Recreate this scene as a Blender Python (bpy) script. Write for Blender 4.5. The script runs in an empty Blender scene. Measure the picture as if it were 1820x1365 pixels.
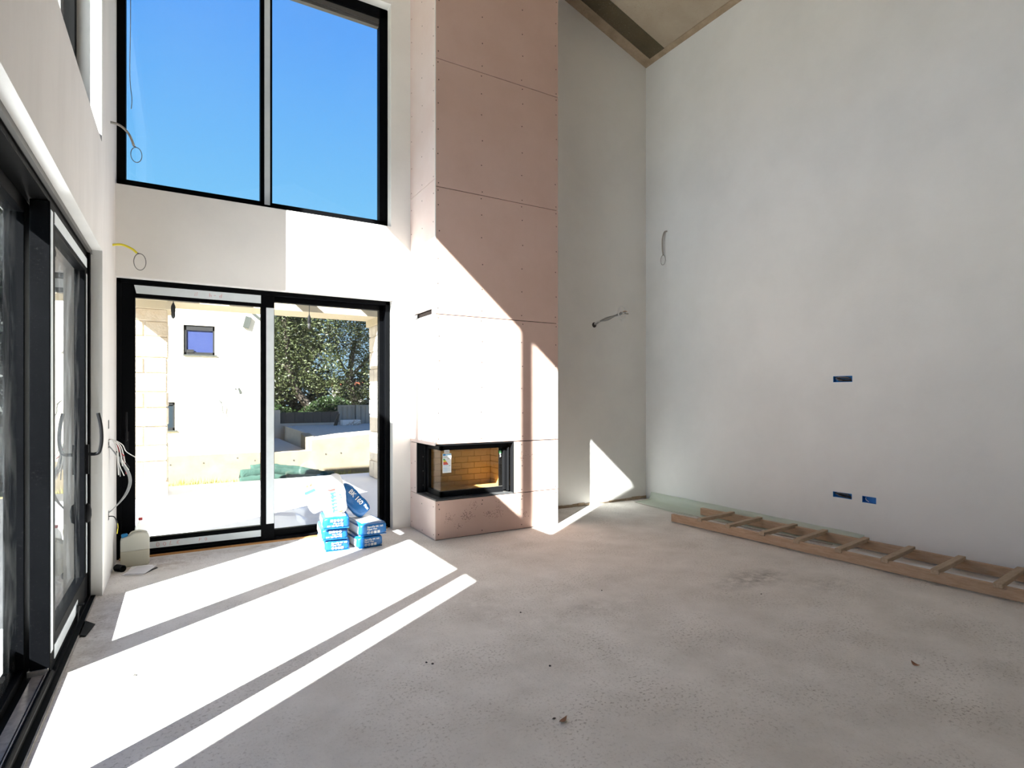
import bpy, bmesh, math, random
from mathutils import Vector, Matrix, noise

# ------------------------------------------------------------------ camera, sky, sun, exposure
scene = bpy.context.scene
C = scene.collection
random.seed(7)

cam_data = bpy.data.cameras.new('camera')
cam_data.sensor_fit = 'HORIZONTAL'
cam_data.sensor_width = 36.0
cam_data.lens = 1000.5 / 1820.0 * 36.0
cam_data.shift_y = 23.1 / 1820.0
cam_data.clip_start = 0.05
cam_data.clip_end = 300.0
cam = bpy.data.objects.new('camera', cam_data)
cam.location = (0, 0, 1.40)
cam.rotation_euler = (math.radians(90), 0, math.radians(-30.43))
C.objects.link(cam)
scene.camera = cam

SKY_STRENGTH = 0.85
SUN_STRENGTH = 40.0
EXPOSURE = 0.33

world = bpy.data.worlds.new('clear_sky')
scene.world = world
world.use_nodes = True
wn = world.node_tree
wn.nodes.clear()
w_tc = wn.nodes.new('ShaderNodeTexCoord')
w_sep = wn.nodes.new('ShaderNodeSeparateXYZ')
w_rmp = wn.nodes.new('ShaderNodeValToRGB')
w_bg = wn.nodes.new('ShaderNodeBackground')
w_out = wn.nodes.new('ShaderNodeOutputWorld')
wn.links.new(w_tc.outputs['Generated'], w_sep.inputs[0])
wn.links.new(w_sep.outputs['Z'], w_rmp.inputs[0])
wn.links.new(w_rmp.outputs[0], w_bg.inputs[0])
wn.links.new(w_bg.outputs[0], w_out.inputs[0])
el = w_rmp.color_ramp.elements
el[0].position = 0.0
el[0].color = (0.55, 0.78, 0.97, 1)
el[1].position = 1.0
el[1].color = (0.045, 0.19, 0.72, 1)
for pos, col in ((0.29, (0.24, 0.63, 1.06, 1)), (0.52, (0.125, 0.42, 1.06, 1)), (0.72, (0.085, 0.31, 0.98, 1))):
    e = el.new(pos)
    e.color = col
w_bg.inputs[1].default_value = SKY_STRENGTH

SUN_DIR = Vector((1.0, 0.69, -0.865)).normalized()
sun_data = bpy.data.lights.new('sun', 'SUN')
sun_data.energy = SUN_STRENGTH
sun_data.angle = math.radians(0.53)
sun_data.color = (1.0, 0.975, 0.945)
sun = bpy.data.objects.new('sun', sun_data)
sun.rotation_euler = SUN_DIR.to_track_quat('-Z', 'Y').to_euler()
sun.location = (-12, -8, 12)
C.objects.link(sun)

scene.view_settings.view_transform = 'Standard'
scene.view_settings.look = 'None'
scene.view_settings.gamma = 1.0
scene.view_settings.exposure = EXPOSURE
scene.view_settings.use_curve_mapping = False
scene.cycles.max_bounces = 14
scene.cycles.diffuse_bounces = 8
scene.cycles.glossy_bounces = 6
scene.cycles.transmission_bounces = 8
scene.cycles.transparent_max_bounces = 24
scene.cycles.sample_clamp_indirect = 20.0
scene.cycles.caustics_reflective = False
scene.cycles.caustics_refractive = False

# ------------------------------------------------------------------ materials
MATS = {}


def nn(nt, t, **kw):
    n = nt.nodes.new(t)
    for k, v in kw.items():
        if k in n.inputs:
            n.inputs[k].default_value = v
        else:
            setattr(n, k, v)
    return n


def c4(c):
    return (c[0], c[1], c[2], 1.0)


def mat(name, col, rough=0.6, metal=0.0, col2=None, scale=4.0, detail=6.0, mixlo=0.35, mixhi=0.7,
        speck=None, speck_scale=120.0, speck_amt=0.6, bump=0.0, bump_scale=40.0, spec=0.4, stretch=None,
        coat=0.0, emit=None, slo=0.60, shi=0.72):
    m = bpy.data.materials.new(name)
    m.use_nodes = True
    nt = m.node_tree
    b = nt.nodes['Principled BSDF']
    b.inputs['Base Color'].default_value = c4(col)
    b.inputs['Roughness'].default_value = rough
    b.inputs['Metallic'].default_value = metal
    b.inputs['Specular IOR Level'].default_value = spec
    if coat:
        b.inputs['Coat Weight'].default_value = coat
    tc = nn(nt, 'ShaderNodeTexCoord')
    vec = tc.outputs['Object']
    if stretch:
        mp = nn(nt, 'ShaderNodeMapping')
        mp.inputs['Scale'].default_value = stretch
        nt.links.new(vec, mp.inputs[0])
        vec = mp.outputs[0]
    cur = None
    if col2 is not None:
        n1 = nn(nt, 'ShaderNodeTexNoise', Scale=scale, Detail=detail, Roughness=0.62)
        nt.links.new(vec, n1.inputs['Vector'])
        mr = nn(nt, 'ShaderNodeMapRange')
        mr.inputs['From Min'].default_value = mixlo
        mr.inputs['From Max'].default_value = mixhi
        nt.links.new(n1.outputs['Fac'], mr.inputs['Value'])
        mx = nn(nt, 'ShaderNodeMix', data_type='RGBA')
        mx.inputs[6].default_value = c4(col)
        mx.inputs[7].default_value = c4(col2)
        nt.links.new(mr.outputs[0], mx.inputs[0])
        cur = mx.outputs[2]
    if speck is not None:
        n2 = nn(nt, 'ShaderNodeTexNoise', Scale=speck_scale, Detail=3.0, Roughness=0.7)
        nt.links.new(vec, n2.inputs['Vector'])
        n3 = nn(nt, 'ShaderNodeTexNoise', Scale=speck_scale * 0.045, Detail=3.0)
        nt.links.new(vec, n3.inputs['Vector'])
        mr2 = nn(nt, 'ShaderNodeMapRange')
        mr2.inputs['From Min'].default_value = slo
        mr2.inputs['From Max'].default_value = shi
        nt.links.new(n2.outputs['Fac'], mr2.inputs['Value'])
        mr3 = nn(nt, 'ShaderNodeMapRange')
        mr3.inputs['From Min'].default_value = 0.40
        mr3.inputs['From Max'].default_value = 0.70
        mr3.inputs['To Min'].default_value = 0.15
        nt.links.new(n3.outputs['Fac'], mr3.inputs['Value'])
        mu = nn(nt, 'ShaderNodeMath', operation='MULTIPLY')
        nt.links.new(mr2.outputs[0], mu.inputs[0])
        nt.links.new(mr3.outputs[0], mu.inputs[1])
        mu2 = nn(nt, 'ShaderNodeMath', operation='MULTIPLY')
        mu2.inputs[1].default_value = speck_amt
        nt.links.new(mu.outputs[0], mu2.inputs[0])
        mx2 = nn(nt, 'ShaderNodeMix', data_type='RGBA')
        if cur is None:
            mx2.inputs[6].default_value = c4(col)
        else:
            nt.links.new(cur, mx2.inputs[6])
        mx2.inputs[7].default_value = c4(speck)
        nt.links.new(mu2.outputs[0], mx2.inputs[0])
        cur = mx2.outputs[2]
    if cur is not None:
        nt.links.new(cur, b.inputs['Base Color'])
    if bump:
        nb = nn(nt, 'ShaderNodeTexNoise', Scale=bump_scale, Detail=6.0, Roughness=0.6)
        nt.links.new(vec, nb.inputs['Vector'])
        bp = nn(nt, 'ShaderNodeBump', Strength=bump, Distance=0.02)
        nt.links.new(nb.outputs['Fac'], bp.inputs['Height'])
        nt.links.new(bp.outputs[0], b.inputs['Normal'])
    MATS[name] = m
    return m


def glass_mat(name, tint=(0.93, 0.96, 0.95), r0=0.04, dirt=0.0, dirt_scale=3.0, dirt_col=(0.7, 0.72, 0.72), dlo=0.5, dhi=0.8, gloss=1.0):
    """Clear window pane: straight transmission, Schlick reflection, optional dried smears."""
    m = bpy.data.materials.new(name)
    m.use_nodes = True
    nt = m.node_tree
    nt.nodes.clear()
    out = nn(nt, 'ShaderNodeOutputMaterial')
    tr = nn(nt, 'ShaderNodeBsdfTransparent')
    tr.inputs[0].default_value = c4(tint)
    gl = nn(nt, 'ShaderNodeBsdfGlossy')
    gl.inputs['Roughness'].default_value = 0.0
    gl.inputs['Color'].default_value = (gloss, gloss, gloss, 1)
    lw = nn(nt, 'ShaderNodeLayerWeight')
    lw.inputs['Blend'].default_value = 0.5
    pw = nn(nt, 'ShaderNodeMath', operation='POWER')
    pw.inputs[1].default_value = 5.0
    ml = nn(nt, 'ShaderNodeMath', operation='MULTIPLY_ADD')
    ml.inputs[1].default_value = 1.0 - r0
    ml.inputs[2].default_value = r0
    nt.links.new(lw.outputs['Facing'], pw.inputs[0])
    nt.links.new(pw.outputs[0], ml.inputs[0])
    mx = nn(nt, 'ShaderNodeMixShader')
    nt.links.new(ml.outputs[0], mx.inputs[0])
    nt.links.new(tr.outputs[0], mx.inputs[1])
    nt.links.new(gl.outputs[0], mx.inputs[2])
    last = mx.outputs[0]
    if dirt > 0:
        tc = nn(nt, 'ShaderNodeTexCoord')
        mp = nn(nt, 'ShaderNodeMapping')
        mp.inputs['Scale'].default_value = (1.0, 1.0, 0.45)
        nt.links.new(tc.outputs['Object'], mp.inputs[0])
        n1 = nn(nt, 'ShaderNodeTexNoise', Scale=dirt_scale, Detail=9.0, Roughness=0.65, Distortion=1.6)
        nt.links.new(mp.outputs[0], n1.inputs['Vector'])
        mr = nn(nt, 'ShaderNodeMapRange')
        mr.inputs['From Min'].default_value = dlo
        mr.inputs['From Max'].default_value = dhi
        mr.inputs['To Max'].default_value = dirt
        nt.links.new(n1.outputs['Fac'], mr.inputs['Value'])
        df = nn(nt, 'ShaderNodeBsdfDiffuse')
        df.inputs[0].default_value = c4(dirt_col)
        mx2 = nn(nt, 'ShaderNodeMixShader')
        nt.links.new(mr.outputs[0], mx2.inputs[0])
        nt.links.new(last, mx2.inputs[1])
        nt.links.new(df.outputs[0], mx2.inputs[2])
        last = mx2.outputs[0]
    nt.links.new(last, out.inputs[0])
    MATS[name] = m
    return m


def translucent_mat(name, col, fac=0.5, rough=0.5, clear=0.0):
    m = bpy.data.materials.new(name)
    m.use_nodes = True
    nt = m.node_tree
    out = nt.nodes['Material Output']
    b = nt.nodes['Principled BSDF']
    b.inputs['Base Color'].default_value = c4(col)
    b.inputs['Roughness'].default_value = rough
    t = nn(nt, 'ShaderNodeBsdfTranslucent')
    t.inputs[0].default_value = c4(col)
    mx = nn(nt, 'ShaderNodeMixShader')
    mx.inputs[0].default_value = fac
    nt.links.new(b.outputs[0], mx.inputs[1])
    nt.links.new(t.outputs[0], mx.inputs[2])
    last = mx.outputs[0]
    if clear > 0:
        tr = nn(nt, 'ShaderNodeBsdfTransparent')
        mx2 = nn(nt, 'ShaderNodeMixShader')
        mx2.inputs[0].default_value = clear
        nt.links.new(last, mx2.inputs[1])
        nt.links.new(tr.outputs[0], mx2.inputs[2])
        last = mx2.outputs[0]
    nt.links.new(last, out.inputs[0])
    MATS[name] = m
    return m


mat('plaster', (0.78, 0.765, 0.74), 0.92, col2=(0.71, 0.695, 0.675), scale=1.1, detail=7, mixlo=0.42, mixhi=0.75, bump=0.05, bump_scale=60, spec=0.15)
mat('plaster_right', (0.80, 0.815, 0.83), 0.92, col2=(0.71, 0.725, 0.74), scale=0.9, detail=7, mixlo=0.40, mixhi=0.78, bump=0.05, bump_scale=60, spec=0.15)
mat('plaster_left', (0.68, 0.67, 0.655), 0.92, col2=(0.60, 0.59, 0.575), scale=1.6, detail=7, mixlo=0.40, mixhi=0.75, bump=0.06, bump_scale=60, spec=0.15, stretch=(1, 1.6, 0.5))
mat('reveal_plaster', (0.72, 0.71, 0.69), 0.9, col2=(0.62, 0.60, 0.57), scale=5, bump=0.12, bump_scale=90, spec=0.15)
mat('black_alu', (0.0025, 0.0025, 0.0028), 0.55, spec=0.05, col2=(0.004, 0.004, 0.004), scale=7)
mat('black_alu_dusty', (0.0016, 0.0018, 0.0024), 0.55, spec=0.04, speck=(0.05, 0.05, 0.048), speck_scale=90, speck_amt=0.35)
mat('grey_alu', (0.09, 0.087, 0.083), 0.5, metal=0.2, spec=0.3)
mat('alu_strip', (0.48, 0.45, 0.42), 0.4, metal=0.6, col2=(0.30, 0.27, 0.24), scale=30)
mat('white_tape', (0.62, 0.67, 0.70), 0.5, col2=(0.55, 0.60, 0.63), scale=8)
mat('red_ink', (0.55, 0.16, 0.18), 0.7)
mat('wood_sill', (0.48, 0.24, 0.08), 0.7, col2=(0.32, 0.16, 0.06), scale=14, stretch=(1, 8, 8))
mat('black_plastic', (0.007, 0.007, 0.008), 0.5, spec=0.1)
mat('gypsum_pink', (0.60, 0.425, 0.365), 0.88, col2=(0.555, 0.385, 0.325), scale=2.2, detail=8, bump=0.03, bump_scale=120, spec=0.15)
mat('gypsum_pale', (0.70, 0.585, 0.545), 0.88, col2=(0.655, 0.52, 0.475), scale=1.8, detail=8, bump=0.03, bump_scale=120, spec=0.15)
mat('core_dark', (0.012, 0.009, 0.008), 0.9, spec=0.05)
mat('corner_bead', (0.78, 0.76, 0.73), 0.5)
mat('screw_dark', (0.05, 0.035, 0.03), 0.6)
mat('firebox_black', (0.008, 0.008, 0.009), 0.5, spec=0.1)
mat('firebox_plate', (0.06, 0.06, 0.062), 0.45, spec=0.3)
mat('firebrick', (0.72, 0.48, 0.205), 0.85, col2=(0.64, 0.41, 0.165), scale=12, bump=0.1, bump_scale=120)
mat('label_white', (0.85, 0.87, 0.88), 0.5)
mat('label_blue', (0.05, 0.28, 0.62), 0.5)
mat('label_lightblue', (0.45, 0.70, 0.88), 0.5)
mat('label_green', (0.05, 0.38, 0.10), 0.5)
mat('label_yellow', (0.80, 0.62, 0.05), 0.5)
mat('label_red', (0.65, 0.06, 0.05), 0.5)
mat('label_grey', (0.35, 0.35, 0.36), 0.5)
mat('bag_blue', (0.004, 0.105, 0.31), 0.42, col2=(0.004, 0.085, 0.26), scale=9, bump=0.25, bump_scale=22, spec=0.45)
mat('bag_white', (0.80, 0.80, 0.79), 0.4, col2=(0.72, 0.73, 0.74), scale=10, bump=0.35, bump_scale=20, spec=0.45)
mat('bag_print', (0.55, 0.56, 0.57), 0.5)
mat('bag_print_grey', (0.30, 0.33, 0.36), 0.5)
mat('bag_torn', (0.25, 0.11, 0.05), 0.9, col2=(0.50, 0.42, 0.35), scale=40)
mat('timber', (0.52, 0.375, 0.265), 0.75, col2=(0.41, 0.28, 0.18), scale=5, detail=8, stretch=(14, 1.6, 14), bump=0.12, bump_scale=40, speck=(0.12, 0.06, 0.03), speck_scale=30, speck_amt=0.6)
mat('timber_rung', (0.47, 0.37, 0.27), 0.75, col2=(0.37, 0.28, 0.19), scale=6, detail=8, stretch=(1.6, 14, 14), bump=0.12, bump_scale=40)
mat('box_blue', (0.02, 0.22, 0.62), 0.45)
mat('box_grey', (0.22, 0.22, 0.22), 0.6)
mat('wire_black', (0.02, 0.02, 0.022), 0.5)
mat('wire_grey', (0.30, 0.31, 0.32), 0.5)
mat('wire_dark', (0.12, 0.12, 0.12), 0.5)
mat('wire_white', (0.75, 0.75, 0.74), 0.5)
mat('wire_red', (0.45, 0.03, 0.04), 0.5)
mat('wire_yellow', (0.72, 0.62, 0.04), 0.45)
mat('wire_copper', (0.55, 0.28, 0.12), 0.4, metal=0.6)
mat('conduit_grey', (0.36, 0.34, 0.31), 0.6, bump=0.3, bump_scale=200)
mat('foam_white', (0.80, 0.81, 0.83), 0.6, col2=(0.70, 0.71, 0.73), scale=8, bump=0.2, bump_scale=20)
mat('paper', (0.60, 0.60, 0.63), 0.6)
mat('paper_white', (0.78, 0.78, 0.80), 0.6)
mat('cap_blue', (0.01, 0.22, 0.50), 0.4)
mat('cap_red', (0.40, 0.02, 0.03), 0.4)
mat('leaf_dry', (0.20, 0.09, 0.045), 0.8)
mat('chip_dark', (0.06, 0.055, 0.05), 0.8)
mat('terrace_tile', (0.72, 0.72, 0.73), 0.55, col2=(0.67, 0.67, 0.69), scale=2.0, bump=0.02, bump_scale=50, spec=0.3)
mat('terrace_white', (0.82, 0.82, 0.82), 0.6, col2=(0.78, 0.78, 0.78), scale=2.0, spec=0.3)
mat('soil', (0.36, 0.27, 0.17), 0.95, col2=(0.26, 0.27, 0.10), scale=6, bump=0.5, bump_scale=14)
mat('stone_block', (0.56, 0.44, 0.30), 0.95, col2=(0.66, 0.57, 0.44), scale=7, detail=8, bump=1.0, bump_scale=26, spec=0.1, speck=(0.40, 0.26, 0.13), speck_scale=35, speck_amt=0.6)
mat('stone_block_grey', (0.46, 0.41, 0.35), 0.95, col2=(0.60, 0.54, 0.46), scale=7, detail=8, bump=1.0, bump_scale=30, spec=0.1)
mat('mortar', (0.58, 0.50, 0.40), 0.95)
mat('cream_render', (0.80, 0.75, 0.62), 0.9, bump=0.05, bump_scale=40, spec=0.1)
mat('beam_render', (0.46, 0.39, 0.275), 0.9, spec=0.1)
mat('far_wall', (0.16, 0.15, 0.14), 0.9)
mat('side_paving', (0.10, 0.10, 0.105), 0.85, col2=(0.15, 0.15, 0.15), scale=3)
mat('white_render', (0.80, 0.78, 0.74), 0.9, spec=0.1)
mat('rafter_wood', (0.22, 0.17, 0.145), 0.8)
mat('raw_concrete', (0.205, 0.165, 0.108), 0.92, col2=(0.27, 0.225, 0.155), scale=2.5, detail=9, bump=0.15, bump_scale=30, speck=(0.14, 0.085, 0.04), speck_scale=12, speck_amt=0.5)
mat('grey_concrete', (0.44, 0.41, 0.36), 0.92, col2=(0.52, 0.48, 0.42), scale=2.5, detail=9)
mat('paving', (0.46, 0.39, 0.31), 0.85, col2=(0.58, 0.50, 0.41), scale=9, detail=8, bump=0.3, bump_scale=30)
mat('fence_dark', (0.05, 0.047, 0.044), 0.6)
mat('fence_blue', (0.27, 0.27, 0.245), 0.6)
mat('window_frame_grey', (0.022, 0.022, 0.022), 0.6, spec=0.2)
mat('film_blue', (0.022, 0.034, 0.11), 0.5, col2=(0.040, 0.055, 0.14), scale=30, spec=0.2)
mat('pane_dark', (0.016, 0.026, 0.034), 0.5, spec=0.2)
mat('plate_grey', (0.055, 0.060, 0.052), 0.7, spec=0.2)
mat('net_green', (0.016, 0.046, 0.034), 0.9, col2=(0.03, 0.068, 0.052), scale=9, bump=0.6, bump_scale=40)
mat('grass_dry', (0.35, 0.32, 0.10), 0.9, col2=(0.16, 0.24, 0.05), scale=5)
mat('bark', (0.075, 0.06, 0.045), 0.95, col2=(0.04, 0.032, 0.025), scale=12, bump=0.8, bump_scale=20)
mat('branch_dry', (0.45, 0.38, 0.30), 0.9)
mat('roof_red', (0.28, 0.07, 0.035), 0.8)
mat('bulb_black', (0.008, 0.008, 0.009), 0.6, spec=0.1)
mat('bulb_glass', (0.03, 0.03, 0.03), 0.5, spec=0.1)


def leaf_mat(name, c1, c2):
    m = bpy.data.materials.new(name)
    m.use_nodes = True
    nt = m.node_tree
    b = nt.nodes['Principled BSDF']
    b.inputs['Roughness'].default_value = 0.5
    tc = nn(nt, 'ShaderNodeTexCoord')
    n1 = nn(nt, 'ShaderNodeTexNoise', Scale=4.0, Detail=5.0)
    nt.links.new(tc.outputs['Object'], n1.inputs['Vector'])
    mr = nn(nt, 'ShaderNodeMapRange')
    mr.inputs['From Min'].default_value = 0.3
    mr.inputs['From Max'].default_value = 0.7
    nt.links.new(n1.outputs['Fac'], mr.inputs['Value'])
    mx = nn(nt, 'ShaderNodeMix', data_type='RGBA')
    mx.inputs[6].default_value = c4(c1)
    mx.inputs[7].default_value = c4(c2)
    nt.links.new(mr.outputs[0], mx.inputs[0])
    nt.links.new(mx.outputs[2], b.inputs['Base Color'])
    t = nn(nt, 'ShaderNodeBsdfTranslucent')
    nt.links.new(mx.outputs[2], t.inputs[0])
    ms = nn(nt, 'ShaderNodeMixShader')
    ms.inputs[0].default_value = 0.3
    nt.links.new(b.outputs[0], ms.inputs[1])
    nt.links.new(t.outputs[0], ms.inputs[2])
    nt.links.new(ms.outputs[0], nt.nodes['Material Output'].inputs[0])
    MATS[name] = m


leaf_mat('leaf_olive', (0.040, 0.053, 0.017), (0.090, 0.106, 0.040))
leaf_mat('leaf_green', (0.014, 0.030, 0.007), (0.034, 0.062, 0.015))
leaf_mat('leaf_dark', (0.008, 0.012, 0.0085), (0.015, 0.021, 0.015))
leaf_mat('leaf_grass', (0.22, 0.24, 0.06), (0.40, 0.36, 0.12))

glass_mat('pane_clear')
glass_mat('pane_back_door', tint=(0.90, 0.925, 0.93), dirt=0.10, dirt_scale=40, dlo=0.62, dhi=0.70)
glass_mat('pane_smeared', tint=(0.90, 0.93, 0.93), dirt=0.26, dirt_scale=2.6, dlo=0.47, dhi=0.80, dirt_col=(0.55, 0.58, 0.60))
glass_mat('stove_glass', tint=(0.90, 0.88, 0.84), r0=0.04)
translucent_mat('film_clear', (0.80, 0.88, 0.80), 0.4, 0.25, clear=0.5)
translucent_mat('jug_plastic', (0.70, 0.70, 0.64), 0.45, 0.45)
translucent_mat('jug_liquid', (0.62, 0.60, 0.50), 0.45, 0.45)
translucent_mat('bottle_plastic', (0.72, 0.74, 0.66), 0.5, 0.15, clear=0.35)


def floor_material():
    m = mat('screed', (0.60, 0.582, 0.555), 0.9, col2=(0.75, 0.732, 0.71), scale=2.6, detail=14, mixlo=0.36, mixhi=0.66, slo=0.54, shi=0.66,
            speck=(0.22, 0.20, 0.18), speck_scale=62, speck_amt=0.9, bump=0.28, bump_scale=75, spec=0.2)
    nt = m.node_tree
    b = nt.nodes['Principled BSDF']
    cur = b.inputs['Base Color'].links[0].from_socket
    tc = [n for n in nt.nodes if n.type == 'TEX_COORD'][0]
    # larger mottling: warm dusty areas and cooler worn ones
    n0 = nn(nt, 'ShaderNodeTexNoise', Scale=0.55, Detail=4.0)
    nt.links.new(tc.outputs['Object'], n0.inputs['Vector'])
    mr0 = nn(nt, 'ShaderNodeMapRange')
    mr0.inputs['From Min'].default_value = 0.35
    mr0.inputs['From Max'].default_value = 0.7
    mr0.inputs['To Max'].default_value = 0.35
    nt.links.new(n0.outputs['Fac'], mr0.inputs['Value'])
    mx0 = nn(nt, 'ShaderNodeMix', data_type='RGBA')
    mx0.inputs[7].default_value = (0.66, 0.61, 0.555, 1)
    nt.links.new(mr0.outputs[0], mx0.inputs[0])
    nt.links.new(cur, mx0.inputs[6])
    cur = mx0.outputs[2]
    # dark worn scuffs, plus darker strips along the wall feet and corner
    for (cx, cy, rx, ry, amt, colr) in ((3.80, 2.80, 0.50, 0.20, 0.75, (0.17, 0.165, 0.155)), (4.15, 2.45, 0.45, 0.22, 0.35, (0.22, 0.21, 0.20)),
                                        (2.35, 2.95, 0.6, 0.18, 0.30, (0.26, 0.24, 0.225)), (1.75, 3.35, 0.3, 0.55, 0.25, (0.28, 0.26, 0.245)),
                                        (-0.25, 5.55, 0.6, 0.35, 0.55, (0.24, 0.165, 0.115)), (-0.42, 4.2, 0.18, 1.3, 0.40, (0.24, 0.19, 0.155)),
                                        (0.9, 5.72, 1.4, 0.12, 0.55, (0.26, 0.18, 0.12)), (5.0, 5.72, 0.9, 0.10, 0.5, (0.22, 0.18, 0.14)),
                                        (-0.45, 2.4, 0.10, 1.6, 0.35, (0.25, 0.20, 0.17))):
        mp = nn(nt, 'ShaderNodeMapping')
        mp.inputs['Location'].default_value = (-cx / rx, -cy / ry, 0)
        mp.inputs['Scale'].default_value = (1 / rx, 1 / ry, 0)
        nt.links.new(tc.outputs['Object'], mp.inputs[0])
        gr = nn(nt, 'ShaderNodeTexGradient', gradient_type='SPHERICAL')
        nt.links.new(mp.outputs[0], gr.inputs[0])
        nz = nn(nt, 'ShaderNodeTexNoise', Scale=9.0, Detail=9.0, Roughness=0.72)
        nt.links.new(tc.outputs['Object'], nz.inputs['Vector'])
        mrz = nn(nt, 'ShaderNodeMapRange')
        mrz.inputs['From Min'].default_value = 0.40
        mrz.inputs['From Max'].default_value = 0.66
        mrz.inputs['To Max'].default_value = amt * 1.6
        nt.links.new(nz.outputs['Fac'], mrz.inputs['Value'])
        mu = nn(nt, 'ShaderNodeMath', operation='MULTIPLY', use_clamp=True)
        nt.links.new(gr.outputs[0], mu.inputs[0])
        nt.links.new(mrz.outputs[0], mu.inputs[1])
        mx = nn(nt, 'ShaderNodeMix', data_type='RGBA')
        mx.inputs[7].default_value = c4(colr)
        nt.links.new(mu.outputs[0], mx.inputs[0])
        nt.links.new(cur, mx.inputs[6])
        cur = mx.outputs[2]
    nt.links.new(cur, b.inputs['Base Color'])


floor_material()


def ceiling_material():
    m = mat('soffit_concrete', (0.37, 0.305, 0.235), 0.9, col2=(0.43, 0.365, 0.285), scale=2.5, detail=8,
            speck=(0.10, 0.08, 0.06), speck_scale=45, speck_amt=0.7, bump=0.15, bump_scale=60, spec=0.15)
    mat('soffit_stained', (0.085, 0.068, 0.042), 0.8, col2=(0.12, 0.098, 0.062), scale=3, detail=8,
        speck=(0.42, 0.37, 0.30), speck_scale=60, speck_amt=0.8, bump=0.2, bump_scale=60, spec=0.2)
    mat('soffit_edge', (0.42, 0.325, 0.235), 0.9, col2=(0.30, 0.235, 0.165), scale=9, detail=8,
        speck=(0.12, 0.095, 0.065), speck_scale=45, speck_amt=0.8, bump=0.35, bump_scale=60, spec=0.15)


ceiling_material()

# ------------------------------------------------------------------ mesh helpers
WORLD = {}


def wloc(o):
    return WORLD.get(o.name, Vector((0, 0, 0))) if o is not None else Vector((0, 0, 0))


def tag(o, label=None, cat=None, group=None, kind=None):
    if label:
        o['label'] = label
    if cat:
        o['category'] = cat
    if group:
        o['group'] = group
    if kind:
        o['kind'] = kind
    return o


def empty(name, loc, label=None, cat=None, group=None, kind=None):
    o = bpy.data.objects.new(name, None)
    o.empty_display_size = 0.05
    C.objects.link(o)
    o.location = loc
    WORLD[o.name] = Vector(loc)
    return tag(o, label, cat, group, kind)


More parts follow.
